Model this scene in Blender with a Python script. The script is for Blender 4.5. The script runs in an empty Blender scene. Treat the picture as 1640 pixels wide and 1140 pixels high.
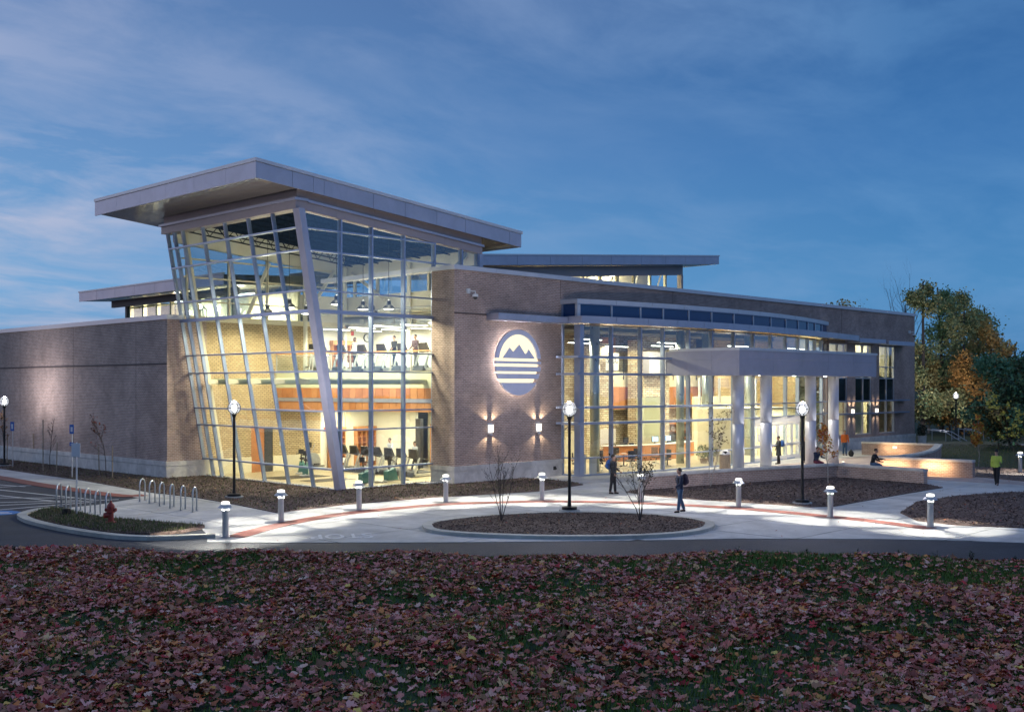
import bpy, math, random
import numpy as np
from mathutils import Vector, Matrix
random.seed(7); rng = np.random.default_rng(7)
scene = bpy.context.scene
C = scene.collection
# ------------------------------------------------------------------ camera
HEAD = math.radians(44.2693)
F = (math.cos(HEAD), math.sin(HEAD)); R = (math.sin(HEAD), -math.cos(HEAD))
FPX, CX, HY, CAMZ = 1764.0, 820.0, 617.0, 5.0
cam_d = bpy.data.cameras.new('camera'); cam = bpy.data.objects.new('camera', cam_d); C.objects.link(cam)
cam.location = (0, 0, CAMZ); cam.rotation_euler = (math.pi/2, 0, HEAD-math.pi/2)
cam_d.sensor_width = 36; cam_d.lens = FPX/1640*36; cam_d.shift_y = 47/1640
cam_d.clip_end = 3000; cam_d.clip_start = 0.1
scene.camera = cam
# ------------------------------------------------------------------ dusk sky
world = bpy.data.worlds.new('World'); scene.world = world; world.use_nodes = True
nt = world.node_tree; nt.nodes.clear()
def N(t, **k):
    n = nt.nodes.new(t)
    for a, b in k.items(): setattr(n, a, b)
    return n
def L(a, b): nt.links.new(a, b)
def ramp(node, stops):
    cr = node.color_ramp
    while len(cr.elements) > 1: cr.elements.remove(cr.elements[-1])
    cr.elements[0].position = stops[0][0]; cr.elements[0].color = (*stops[0][1], 1)
    for p, c in stops[1:]:
        e = cr.elements.new(p); e.color = (*c, 1)
    return node
tc = N('ShaderNodeTexCoord'); sep = N('ShaderNodeSeparateXYZ'); L(tc.outputs['Generated'], sep.inputs[0])
rz = ramp(N('ShaderNodeValToRGB'), [(0.0, (.022, .105, .225)), (.08, (.024, .112, .245)), (.2, (.016, .078, .205)), (.36, (.010, .046, .14)), (1.0, (.035, .080, .18))])
L(sep.outputs['Z'], rz.inputs[0])
# side where the afterglow is (left of the picture)
dt = N('ShaderNodeVectorMath', operation='DOT_PRODUCT'); L(tc.outputs['Generated'], dt.inputs[0])
dt.inputs[1].default_value = (-0.46, 0.88, 0.0)
mr = N('ShaderNodeMapRange'); mr.inputs[1].default_value = -0.05; mr.inputs[2].default_value = 0.78; L(dt.outputs['Value'], mr.inputs[0])
glow = N('ShaderNodeMix', data_type='RGBA', blend_type='MIX'); L(mr.outputs[0], glow.inputs[0])
warm = ramp(N('ShaderNodeValToRGB'), [(0.0, (.060, .145, .27)), (.08, (.070, .175, .32)), (.22, (.060, .130, .26)), (.40, (.055, .095, .20)), (1.0, (.07, .10, .19))])
L(sep.outputs['Z'], warm.inputs[0]); L(rz.outputs[0], glow.inputs[6]); L(warm.outputs[0], glow.inputs[7])
mrb = N('ShaderNodeMapRange'); mrb.inputs[1].default_value = -.30; mrb.inputs[2].default_value = -.90; L(dt.outputs['Value'], mrb.inputs[0])
belt = ramp(N('ShaderNodeValToRGB'), [(0.0, (.040, .105, .24)), (.26, (.050, .110, .24)), (.5, (.19, .165, .24)), (.8, (.10, .11, .19)), (1.0, (.035, .08, .18))]); L(sep.outputs['Z'], belt.inputs[0])
glow2 = N('ShaderNodeMix', data_type='RGBA'); L(mrb.outputs[0], glow2.inputs[0]); L(glow.outputs[2], glow2.inputs[6]); L(belt.outputs[0], glow2.inputs[7])
# clouds: streaks on a plane overhead
zc = N('ShaderNodeMath', operation='MAXIMUM'); L(sep.outputs['Z'], zc.inputs[0]); zc.inputs[1].default_value = 0.0
za = N('ShaderNodeMath', operation='ADD'); L(zc.outputs[0], za.inputs[0]); za.inputs[1].default_value = 0.16
dx = N('ShaderNodeMath', operation='DIVIDE'); L(sep.outputs['X'], dx.inputs[0]); L(za.outputs[0], dx.inputs[1])
dy = N('ShaderNodeMath', operation='DIVIDE'); L(sep.outputs['Y'], dy.inputs[0]); L(za.outputs[0], dy.inputs[1])
cb = N('ShaderNodeCombineXYZ'); L(dx.outputs[0], cb.inputs[0]); L(dy.outputs[0], cb.inputs[1])
mp = N('ShaderNodeMapping'); mp.inputs['Rotation'].default_value = (0, 0, math.radians(22)); mp.inputs['Scale'].default_value = (.8, 1.15, 1)
mp.inputs['Location'].default_value = (3.1, 1.7, 0); L(cb.outputs[0], mp.inputs[0])
n1 = N('ShaderNodeTexNoise'); n1.inputs['Scale'].default_value = 2.3; n1.inputs['Detail'].default_value = 9; n1.inputs['Roughness'].default_value = .60; n1.inputs['Distortion'].default_value = .35
L(mp.outputs[0], n1.inputs[0])
cr1 = ramp(N('ShaderNodeValToRGB'), [(.42, (0, 0, 0)), (.66, (1, 1, 1))]); L(n1.outputs[0], cr1.inputs[0])
n2 = N('ShaderNodeTexNoise'); n2.inputs['Scale'].default_value = .6; n2.inputs['Detail'].default_value = 3; L(mp.outputs[0], n2.inputs[0])
cr2 = ramp(N('ShaderNodeValToRGB'), [(.36, (.15, .15, .15)), (.62, (1, 1, 1))]); L(n2.outputs[0], cr2.inputs[0])
cm = N('ShaderNodeMath', operation='MULTIPLY'); L(cr1.outputs[0], cm.inputs[0]); L(cr2.outputs[0], cm.inputs[1])
amt = N('ShaderNodeMapRange'); amt.inputs[3].default_value = .55; amt.inputs[4].default_value = .9; L(mr.outputs[0], amt.inputs[0])
cm2 = N('ShaderNodeMath', operation='MULTIPLY'); L(cm.outputs[0], cm2.inputs[0]); L(amt.outputs[0], cm2.inputs[1])
ccol = N('ShaderNodeMix', data_type='RGBA'); L(mr.outputs[0], ccol.inputs[0]); ccol.inputs[6].default_value = (.060, .145, .28, 1); ccol.inputs[7].default_value = (.235, .24, .315, 1)
cl = N('ShaderNodeMix', data_type='RGBA'); L(cm2.outputs[0], cl.inputs[0]); L(glow2.outputs[2], cl.inputs[6]); L(ccol.outputs[2], cl.inputs[7])
sky = N('ShaderNodeTexSky'); sky.sky_type = 'NISHITA'; sky.sun_disc = False
sky.sun_elevation = math.radians(1.0); sky.sun_rotation = math.radians(-28); sky.altitude = 600
skm = N('ShaderNodeMix', data_type='RGBA', blend_type='ADD'); skm.inputs[0].default_value = .012
L(cl.outputs[2], skm.inputs[6]); L(sky.outputs[0], skm.inputs[7])
bg = N('ShaderNodeBackground'); bg.inputs[1].default_value = 1.0; L(skm.outputs[2], bg.inputs[0])
out = N('ShaderNodeOutputWorld'); L(bg.outputs[0], out.inputs[0])
# weak afterglow from the sunset side
sl = bpy.data.lights.new('sun', 'SUN'); sl.energy = .05; sl.angle = math.radians(40); sl.color = (1, .82, .78)
so = bpy.data.objects.new('sun', sl); C.objects.link(so); so.rotation_euler = (math.radians(72), 0, math.radians(207))
vs = scene.view_settings; vs.view_transform = 'Standard'; vs.look = 'None'; vs.gamma = 1; vs.use_curve_mapping = False; vs.exposure = 1.08
scene.display_settings.display_device = 'sRGB'
cy = scene.cycles; cy.use_denoising = True; cy.transparent_max_bounces = 28; cy.max_bounces = 7; cy.diffuse_bounces = 3; cy.glossy_bounces = 3
cy.caustics_reflective = False; cy.caustics_refractive = False; cy.sample_clamp_indirect = 4
cy.use_light_tree = True
# ------------------------------------------------------------------ projection helpers (pixel of a survey view -> world)
def G(px, py, z=0.0):
    d = FPX*(z-CAMZ)/(HY-py); t = (px-CX)/FPX
    return (d*(F[0]+t*R[0]), d*(F[1]+t*R[1]))
def PG(pts, z=0.0): return [G(a, b, z) for a, b in pts]
def DR(d, r): return (d*F[0]+r*R[0], d*F[1]+r*R[1])
# ------------------------------------------------------------------ materials
def newmat(name):
    m = bpy.data.materials.new(name); m.use_nodes = True
    t = m.node_tree; t.nodes.clear()
    o = t.nodes.new('ShaderNodeOutputMaterial'); b = t.nodes.new('ShaderNodeBsdfPrincipled'); t.links.new(b.outputs[0], o.inputs[0])
    return m, t, b, o
def pmat(name, col, rough=.6, metal=0.0, var=.12, scale=2.0, bump=0.0, bscale=40, emit=None, es=0, col2=None, detail=6, spec=.5):
    m, t, b, o = newmat(name)
    g = t.nodes.new('ShaderNodeNewGeometry')
    n = t.nodes.new('ShaderNodeTexNoise'); n.inputs['Scale'].default_value = scale; n.inputs['Detail'].default_value = detail; n.inputs['Roughness'].default_value = .65
    t.links.new(g.outputs['Position'], n.inputs[0])
    r = t.nodes.new('ShaderNodeValToRGB')
    c1 = [max(0, c*(1-var)) for c in col]; c2 = [min(1, c*(1+var)) for c in (col2 or col)]
    ramp(r, [(.33, tuple(c1)), (.67, tuple(c2))]); t.links.new(n.outputs[0], r.inputs[0]); t.links.new(r.outputs[0], b.inputs['Base Color'])
    b.inputs['Roughness'].default_value = rough; b.inputs['Metallic'].default_value = metal
    b.inputs['Specular IOR Level'].default_value = spec
    mr_ = t.nodes.new('ShaderNodeMapRange'); mr_.inputs[3].default_value = max(.03, rough-.1); mr_.inputs[4].default_value = min(1, rough+.1)
    t.links.new(n.outputs[0], mr_.inputs[0]); t.links.new(mr_.outputs[0], b.inputs['Roughness'])
    if bump:
        n2_ = t.nodes.new('ShaderNodeTexNoise'); n2_.inputs['Scale'].default_value = bscale; n2_.inputs['Detail'].default_value = 5
        t.links.new(g.outputs['Position'], n2_.inputs[0])
        bp = t.nodes.new('ShaderNodeBump'); bp.inputs['Strength'].default_value = bump; bp.inputs['Distance'].default_value = .02
        t.links.new(n2_.outputs[0], bp.inputs['Height']); t.links.new(bp.outputs[0], b.inputs['Normal'])
    if emit:
        b.inputs['Emission Color'].default_value = (*emit, 1); b.inputs['Emission Strength'].default_value = es
    return m
def brickmat(name, c1, c2, mortar, bw=.215, rh=.078, ms=.011, bump=.5, offset=.5, big=.12):
    m, t, b, o = newmat(name)
    uv = t.nodes.new('ShaderNodeUVMap')
    br = t.nodes.new('ShaderNodeTexBrick'); br.inputs['Scale'].default_value = 1; br.inputs['Brick Width'].default_value = bw; br.inputs['Row Height'].default_value = rh
    br.inputs['Mortar Size'].default_value = ms; br.inputs['Mortar Smooth'].default_value = .2; br.offset = offset
    br.inputs['Color1'].default_value = (*c1, 1); br.inputs['Color2'].default_value = (*c2, 1); br.inputs['Mortar'].default_value = (*mortar, 1)
    t.links.new(uv.outputs[0], br.inputs[0])
    g = t.nodes.new('ShaderNodeNewGeometry'); n = t.nodes.new('ShaderNodeTexNoise'); n.inputs['Scale'].default_value = .5; n.inputs['Detail'].default_value = 7; n.inputs['Roughness'].default_value = .7
    t.links.new(g.outputs['Position'], n.inputs[0])
    mr_ = t.nodes.new('ShaderNodeMapRange'); mr_.inputs[1].default_value = .3; mr_.inputs[2].default_value = .7; mr_.inputs[3].default_value = 1-big; mr_.inputs[4].default_value = 1+big
    t.links.new(n.outputs[0], mr_.inputs[0])
    mx = t.nodes.new('ShaderNodeVectorMath'); mx.operation = 'SCALE'; t.links.new(br.outputs['Color'], mx.inputs[0]); t.links.new(mr_.outputs[0], mx.inputs['Scale'])
    t.links.new(mx.outputs[0], b.inputs['Base Color']); b.inputs['Roughness'].default_value = .85; b.inputs['Specular IOR Level'].default_value = .25
    if bump:
        bp = t.nodes.new('ShaderNodeBump'); bp.invert = True; bp.inputs['Strength'].default_value = bump; bp.inputs['Distance'].default_value = .01
        t.links.new(br.outputs['Fac'], bp.inputs['Height']); t.links.new(bp.outputs[0], b.inputs['Normal'])
    return m
def glassmat(name, tint, refl=1.0, rough=.0):
    m, t, b, o = newmat(name); t.nodes.remove(b)
    tr = t.nodes.new('ShaderNodeBsdfTransparent'); tr.inputs[0].default_value = (*tint, 1)
    gn = t.nodes.new('ShaderNodeNewGeometry'); nz = t.nodes.new('ShaderNodeTexNoise'); nz.inputs['Scale'].default_value = .45; nz.inputs['Detail'].default_value = 2; t.links.new(gn.outputs['Position'], nz.inputs[0])
    bp = t.nodes.new('ShaderNodeBump'); bp.inputs['Strength'].default_value = .35; bp.inputs['Distance'].default_value = .06; t.links.new(nz.outputs[0], bp.inputs['Height'])
    gl = t.nodes.new('ShaderNodeBsdfGlossy'); t.links.new(bp.outputs[0], gl.inputs['Normal']); gl.inputs['Roughness'].default_value = rough; gl.inputs[0].default_value = (.95, .97, 1, 1)
    g = t.nodes.new('ShaderNodeNewGeometry'); dp = t.nodes.new('ShaderNodeVectorMath'); dp.operation = 'DOT_PRODUCT'; t.links.new(g.outputs['Normal'], dp.inputs[0]); t.links.new(g.outputs['Incoming'], dp.inputs[1])
    def mth(op, a, b_=None):
        q = t.nodes.new('ShaderNodeMath'); q.operation = op
        if hasattr(a, 'node'): t.links.new(a, q.inputs[0])
        else: q.inputs[0].default_value = a
        if b_ is not None: q.inputs[1].default_value = b_
        return q.outputs[0]
    ab = mth('ABSOLUTE', dp.outputs['Value']); iv = t.nodes.new('ShaderNodeMath'); iv.operation = 'SUBTRACT'; iv.inputs[0].default_value = 1; iv.use_clamp = True; t.links.new(ab, iv.inputs[1])
    f5 = mth('MULTIPLY', mth('POWER', iv.outputs[0], 5), .95); ml0 = mth('MULTIPLY', mth('ADD', f5, .045), refl)
    ml = t.nodes.new('ShaderNodeMath'); ml.operation = 'MINIMUM'; ml.inputs[1].default_value = 1; t.links.new(ml0, ml.inputs[0])
    mx = t.nodes.new('ShaderNodeMixShader'); t.links.new(ml.outputs[0], mx.inputs[0]); t.links.new(tr.outputs[0], mx.inputs[1]); t.links.new(gl.outputs[0], mx.inputs[2])
    t.links.new(mx.outputs[0], o.inputs[0]); return m
def attrmat(name, rough=.7, sub=0, spec=.3):
    m, t, b, o = newmat(name)
    a = t.nodes.new('ShaderNodeAttribute'); a.attribute_name = 'tint'; t.links.new(a.outputs['Color'], b.inputs['Base Color'])
    b.inputs['Roughness'].default_value = rough; b.inputs['Specular IOR Level'].default_value = spec; return m
M = {}
M['brick'] = brickmat('brick', (.46, .32, .26), (.31, .22, .185), (.55, .47, .42), bw=.24, rh=.09, ms=.013, big=.2)
M['brick_in'] = brickmat('interior_brick', (.66, .52, .30), (.50, .38, .21), (.26, .19, .11), bw=.26, rh=.11, ms=.018, big=.08)
M['stone_in'] = brickmat('stacked_stone', (.80, .72, .54), (.50, .40, .27), (.20, .15, .11), bw=.46, rh=.15, ms=.022, bump=.8, offset=.37, big=.25)
M['block_in'] = brickmat('painted_block', (.78, .70, .45), (.80, .72, .47), (.62, .55, .34), bw=.4, rh=.2, ms=.01, bump=.3)
M['lime'] = pmat('limestone', (.66, .63, .58), .8, var=.14, scale=1.2, bump=.25, bscale=30)
M['metal'] = pmat('aluminium_panel', (.47, .48, .56), .36, .5, var=.05, scale=.6)
M['soffit'] = pmat('soffit_panel', (.36, .32, .27), .16, .45, var=.05, scale=.8)
M['frieze'] = pmat('frieze_panel', (.42, .36, .36), .45, .3, var=.06, scale=.8)
M['mull'] = pmat('mullion_aluminium', (.34, .41, .56), .35, .5, var=.05, scale=2)
M['coping'] = pmat('coping_metal', (.66, .66, .68), .4, .4, var=.06, scale=1)
M['glass'] = glassmat('window_glass', (.90, .955, .98), 2.2)
M['glass_dark'] = glassmat('clerestory_glass', (.20, .25, .30), 2.2, .02)
M['belt'] = pmat('recess_shade_and_joint', (.10, .075, .07), .9)  # belt strip: shade of a recess put into the colour; joints share it
M['portico'] = pmat('portico_panel', (.44, .43, .50), .5, .1, var=.05, scale=.7)
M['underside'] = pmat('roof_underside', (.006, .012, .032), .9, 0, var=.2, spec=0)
M['spandrel_dark'] = pmat('dark_spandrel_glass', (.012, .018, .026), .08, 0, var=.05)
M['spandrel'] = pmat('spandrel_glass', (.012, .06, .17), .06, 0, var=.05)
M['concrete'] = pmat('concrete', (.54, .53, .50), .85, var=.15, scale=.7, bump=.15, bscale=60, detail=10)
M['concrete2'] = pmat('concrete_broomed', (.50, .49, .465), .85, var=.16, scale=1.0, bump=.15, bscale=60, detail=10)
M['conc_lamplit'] = pmat('lamplit_pink_concrete', (.44, .36, .32), .85, var=.12, scale=1.3, bump=.15, bscale=60, detail=10)  # brownish pink of the lamp light on the path, put into the colour
M['kerb'] = pmat('kerb_concrete', (.52, .50, .43), .85, var=.12, scale=2, bump=.2)
M['asphalt'] = pmat('asphalt', (.030, .034, .044), .8, var=.3, scale=.8, bump=.5, bscale=160, detail=12)
M['redband'] = brickmat('red_paver', (.33, .12, .09), (.26, .10, .08), (.20, .11, .09), bw=.2, rh=.1, ms=.006, bump=.2)
M['mulch'] = pmat('mulch', (.085, .058, .048), .95, var=.55, scale=14, bump=1.0, bscale=22, col2=(.16, .11, .09), detail=10)
M['grass'] = pmat('grass_ground', (.030, .045, .016), .95, var=.4, scale=3, bump=.8, bscale=30, col2=(.045, .06, .02), detail=10)
M['turf'] = pmat('turf', (.022, .045, .014), .95, var=.5, scale=5, bump=.8, bscale=30, col2=(.05, .08, .025))
M['soil'] = pmat('soil', (.035, .028, .02), .95, var=.5, scale=6, bump=.8, bscale=30)
M['white'] = pmat('white_paint', (.78, .77, .74), .5, var=.04)
M['linepaint'] = pmat('line_paint', (.66, .66, .65), .7, var=.2, scale=9, detail=10)
M['bluepaint'] = pmat('blue_paint', (.03, .18, .48), .7, var=.2, scale=9)
M['blue_sign'] = pmat('blue_sign', (.02, .12, .42), .4)
M['cream'] = pmat('cream_wall', (.80, .73, .52), .75, var=.03)
M['palegreen'] = pmat('pale_green_wall', (.60, .62, .42), .75, var=.03)
M['white_in'] = pmat('white_wall', (.82, .79, .66), .75, var=.03)
M['wood'] = pmat('cherry_wood', (.50, .20, .07), .45, var=.18, scale=1.5)
M['wood2'] = pmat('cherry_wood_light', (.58, .26, .10), .45, var=.15, scale=1.5)
M['floor_in'] = pmat('interior_floor', (.50, .42, .27), .4, var=.06, scale=.5)
M['carpet'] = pmat('carpet', (.18, .17, .15), .9, var=.1, scale=4)
M['black'] = pmat('black_metal', (.012, .012, .013), .4, .2)
M['blackpl'] = pmat('black_plastic', (.02, .02, .022), .45)
M['darkst'] = pmat('dark_steel', (.05, .055, .065), .5, .3)
M['silver'] = pmat('silver_paint', (.50, .50, .48), .35, .4, var=.05)
M['galv'] = pmat('galvanised_steel', (.52, .55, .57), .38, .75, var=.08, scale=5)
M['bollard'] = pmat('bollard_aluminium', (.50, .51, .52), .35, .5, var=.06, scale=6)
M['column'] = pmat('white_column', (.56, .57, .64), .35, .25, var=.03)
M['col_in'] = pmat('metal_column', (.42, .47, .46), .3, .6, var=.04)
M['teal'] = pmat('teal_vinyl', (.05, .20, .19), .4)
M['screen'] = pmat('screen', (.3, .45, .6), .3, emit=(.5, .72, 1), es=.9)
M['red'] = pmat('red_paint', (.34, .05, .035), .45, var=.2, scale=12)
M['redsign'] = pmat('red_alarm', (.55, .06, .04), .5)
M['bark'] = pmat('bark', (.10, .08, .065), .9, var=.35, scale=9, bump=.6)
M['bark_pale'] = pmat('pale_bark', (.36, .33, .29), .85, var=.3, scale=9, bump=.4)
M['stake'] = pmat('wood_stake', (.36, .29, .21), .85, var=.2, scale=9)
M['leafattr'] = attrmat('fallen_leaf')
M['bladeattr'] = attrmat('grass_blade', .6)
M['chipattr'] = attrmat('mulch_chip', .9)
M['treeattr'] = attrmat('tree_leaf', .75)
def emis(name, col, s):
    m, t, b, o = newmat(name); t.nodes.remove(b)
    e = t.nodes.new('ShaderNodeEmission'); e.inputs[0].default_value = (*col, 1); e.inputs[1].default_value = s; t.links.new(e.outputs[0], o.inputs[0]); return m
M['lamp_w'] = emis('lamp_warm', (1, .88, .66), 4)
M['lamp_c'] = emis('lamp_cool', (1, .97, .92), 14)
M['lamp_b'] = emis('lamp_bollard', (1, .98, .9), 1.6)
M['tube'] = emis('fluorescent_tube', (1, .93, .75), 9)
M['sconce'] = emis('sconce_diffuser', (1, .86, .66), 1.5)
M['logo_glow'] = emis('logo_back_glow', (1, .84, .54), .72)
M['logo_halo'] = emis('logo_halo', (.9, .88, 1), 120)
def stain(m, sc=.22, lo=.72, hi=1.08):
    t = m.node_tree; b = next(n for n in t.nodes if n.type == 'BSDF_PRINCIPLED'); src = b.inputs['Base Color'].links[0].from_socket
    g = t.nodes.new('ShaderNodeNewGeometry'); n = t.nodes.new('ShaderNodeTexNoise'); n.inputs['Scale'].default_value = sc; n.inputs['Detail'].default_value = 8; n.inputs['Roughness'].default_value = .72; n.inputs['Distortion'].default_value = 1.2
    t.links.new(g.outputs['Position'], n.inputs[0]); r = t.nodes.new('ShaderNodeMapRange'); r.inputs[1].default_value = .34; r.inputs[2].default_value = .6; r.inputs[3].default_value = lo; r.inputs[4].default_value = hi; t.links.new(n.outputs[0], r.inputs[0])
    v = t.nodes.new('ShaderNodeVectorMath'); v.operation = 'SCALE'; t.links.new(src, v.inputs[0]); t.links.new(r.outputs[0], v.inputs['Scale']); t.links.new(v.outputs[0], b.inputs['Base Color'])
for k_ in ('concrete', 'concrete2', 'conc_lamplit', 'kerb'): stain(M[k_])
stain(M['brick'], .35, .82, 1.06); stain(M['lime'], .9, .75, 1.05); stain(M['metal'], .5, .9, 1.04); stain(M['asphalt'], .3, .75, 1.2); stain(M['portico'], .6, .92, 1.03)
# ------------------------------------------------------------------ mesh builder
class MB:
    def __init__(s): s.v = []; s.f = []
    def add(s, vs, fs):
        k = len(s.v); s.v += [tuple(v) for v in vs]; s.f += [tuple(i+k for i in f) for f in fs]; return s
    def box(s, x0, x1, y0, y1, z0, z1):
        return s.add([(x0,y0,z0),(x1,y0,z0),(x1,y1,z0),(x0,y1,z0),(x0,y0,z1),(x1,y0,z1),(x1,y1,z1),(x0,y1,z1)],
                     [(0,3,2,1),(4,5,6,7),(0,1,5,4),(1,2,6,5),(2,3,7,6),(3,0,4,7)])
    def cbox(s, c, sz): return s.box(c[0]-sz[0]/2, c[0]+sz[0]/2, c[1]-sz[1]/2, c[1]+sz[1]/2, c[2]-sz[2]/2, c[2]+sz[2]/2)
    def hexa(s, p8): return s.add(p8, [(0,3,2,1),(4,5,6,7),(0,1,5,4),(1,2,6,5),(2,3,7,6),(3,0,4,7)])
    def prism(s, poly, z0, z1):
        n = len(poly); a = sum(poly[i][0]*poly[(i+1)%n][1]-poly[(i+1)%n][0]*poly[i][1] for i in range(n))
        if a < 0: poly = poly[::-1]
        vs = [(p[0],p[1],z0) for p in poly]+[(p[0],p[1],z1) for p in poly]
        return s.add(vs, [tuple(range(n-1,-1,-1)), tuple(range(n,2*n))]+[(i,(i+1)%n,n+(i+1)%n,n+i) for i in range(n)])
    def sheet(s, poly, z):
        n = len(poly); a = sum(poly[i][0]*poly[(i+1)%n][1]-poly[(i+1)%n][0]*poly[i][1] for i in range(n))
        if a < 0: poly = poly[::-1]
        return s.add([(p[0],p[1],z) for p in poly], [tuple(range(n))])
    def prismY(s, poly, y0, y1):      # poly in (x, z)
        n = len(poly); vs = [(p[0],y0,p[1]) for p in poly]+[(p[0],y1,p[1]) for p in poly]
        a = sum(poly[i][0]*poly[(i+1)%n][1]-poly[(i+1)%n][0]*poly[i][1] for i in range(n))
        if a < 0: vs = [(p[0],y0,p[1]) for p in poly[::-1]]+[(p[0],y1,p[1]) for p in poly[::-1]]
        return s.add(vs, [tuple(range(n)), tuple(range(2*n-1,n-1,-1))]+[(i,n+i,n+(i+1)%n,(i+1)%n) for i in range(n)])
    def tube(s, pts, rads, n=8, cap=True):
        pts = [Vector(p) for p in pts]; k = len(pts)
        if not hasattr(rads, '__len__'): rads = [rads]*k
        vs = []; u = None
        for i, p in enumerate(pts):
            d = (pts[min(i+1,k-1)]-pts[max(i-1,0)])
            d = d.normalized() if d.length > 1e-9 else Vector((0,0,1))
            if u is None: u = d.orthogonal().normalized()
            u = u-d*u.dot(d); u = u.normalized() if u.length > 1e-6 else d.orthogonal().normalized()
            w = d.cross(u)
            for j in range(n):
                a = 2*math.pi*(j+.5)/n; vs.append(p+(u*math.cos(a)+w*math.sin(a))*rads[i])
        fs = [(i*n+j, i*n+(j+1)%n, (i+1)*n+(j+1)%n, (i+1)*n+j) for i in range(k-1) for j in range(n)]
        if cap: fs += [tuple(range(n-1,-1,-1)), tuple((k-1)*n+j for j in range(n))]
        return s.add(vs, fs)
    def lathe(s, prof, c=(0,0), n=16):
        k = len(prof); vs = [(c[0]+r*math.cos(2*math.pi*j/n), c[1]+r*math.sin(2*math.pi*j/n), z) for r, z in prof for j in range(n)]
        fs = [(i*n+j, i*n+(j+1)%n, (i+1)*n+(j+1)%n, (i+1)*n+j) for i in range(k-1) for j in range(n)]
        fs += [tuple(range(n-1,-1,-1)), tuple((k-1)*n+j for j in range(n))]
        return s.add(vs, fs)
    def ell(s, c, r, n=12, m=8, rot=None):
        vs = []
        for i in range(m+1):
            a = math.pi*i/m
            for j in range(n):
                b = 2*math.pi*j/n; v = Vector((r[0]*math.sin(a)*math.cos(b), r[1]*math.sin(a)*math.sin(b), -r[2]*math.cos(a)))
                if rot: v = rot @ v
                vs.append((c[0]+v[0], c[1]+v[1], c[2]+v[2]))
        return s.add(vs, [(i*n+j, i*n+(j+1)%n, (i+1)*n+(j+1)%n, (i+1)*n+j) for i in range(m) for j in range(n)])
WL = {}
def wl(p): return WL.get(p.name, Vector((0,0,0))) if p else Vector((0,0,0))
def tag(o, label=None, cat=None, group=None, kind=None):
    if label: o['label'] = label
    if cat: o['category'] = cat
    if group: o['group'] = group
    if kind: o['kind'] = kind
    return o
def mesh(name, mb, mat, c=(0,0,0), smooth=False):
    me = bpy.data.meshes.new(name); vs = [(v[0]-c[0], v[1]-c[1], v[2]-c[2]) for v in mb.v]
    me.from_pydata(vs, [], mb.f); me.update()
    uvl = me.uv_layers.new(name='UVMap'); co = np.array(mb.v, dtype=float)
    nr = np.zeros(len(me.polygons)*3); me.polygons.foreach_get('normal', nr); nr = np.abs(nr.reshape(-1,3))
    lt = np.zeros(len(me.polygons), dtype=np.int32); me.polygons.foreach_get('loop_total', lt)
    vi = np.zeros(len(me.loops), dtype=np.int32); me.loops.foreach_get('vertex_index', vi)
    pn = np.repeat(nr, lt, axis=0); p = co[vi]
    zt = pn[:,2] > .8; xt = pn[:,0] > pn[:,1]
    u = np.where(zt, p[:,0], np.where(xt, p[:,1], p[:,0])); v = np.where(zt, p[:,1], p[:,2])
    uvl.data.foreach_set('uv', np.stack([u, v], 1).ravel())
    if mat: me.materials.append(M[mat] if isinstance(mat, str) else mat)
    if smooth: me.polygons.foreach_set('use_smooth', [True]*len(me.polygons))
    return me
def obj(name, mb, mat, parent=None, world=True, smooth=False, **t):
    """one mesh object; world=True: coordinates are world ones and the origin is put at its own middle"""
    if world:
        a = np.array(mb.v); lo, hi = a.min(0), a.max(0); c = Vector(((lo[0]+hi[0])/2, (lo[1]+hi[1])/2, lo[2]))
    else: c = Vector((0,0,0))
    me = mesh(name, mb, mat, c, smooth)
    o = bpy.data.objects.new(name, me); C.objects.link(o)
    if parent: o.parent = parent
    o.location = c-wl(parent) if world else (0,0,0)
    WL[o.name] = c.copy() if world else Vector((0,0,0))
    tag(o, **t); return o
def empty(name, loc=(0,0,0), rz=0, parent=None, **t):
    o = bpy.data.objects.new(name, None); C.objects.link(o); o.empty_display_size = .3
    o.location = Vector(loc)-wl(parent); o.rotation_euler = (0,0,rz)
    if parent: o.parent = parent
    WL[o.name] = Vector(loc); tag(o, **t); return o
def copy_tree(o, parent=None):
    c = o.copy(); C.objects.link(c); c.parent = parent
    for ch in list(o.children): copy_tree(ch, c)
    return c
def place(proto, used, loc, rz, label, scale=None):
    o = proto if not used else copy_tree(proto)
    o.location = loc; o.rotation_euler = (0,0,rz); o['label'] = label
    if scale: o.scale = (scale,)*3
    return o
def light(name, kind, loc, energy, col=(1,1,1), rot=None, size=.1, spot=None, blend=.3, parent=None, size_y=None):
    l = bpy.data.lights.new(name, kind); l.energy = energy; l.color = col
    if kind == 'AREA':
        l.size = size
        if size_y: l.shape = 'RECTANGLE'; l.size_y = size_y
    else: l.shadow_soft_size = size
    if kind == 'SPOT': l.spot_size = math.radians(spot); l.spot_blend = blend
    o = bpy.data.objects.new(name, l); C.objects.link(o)
    if parent: o.parent = parent; o.location = Vector(loc)-wl(parent)
    else: o.location = loc
    if rot: o.rotation_euler = rot
    return o
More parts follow.
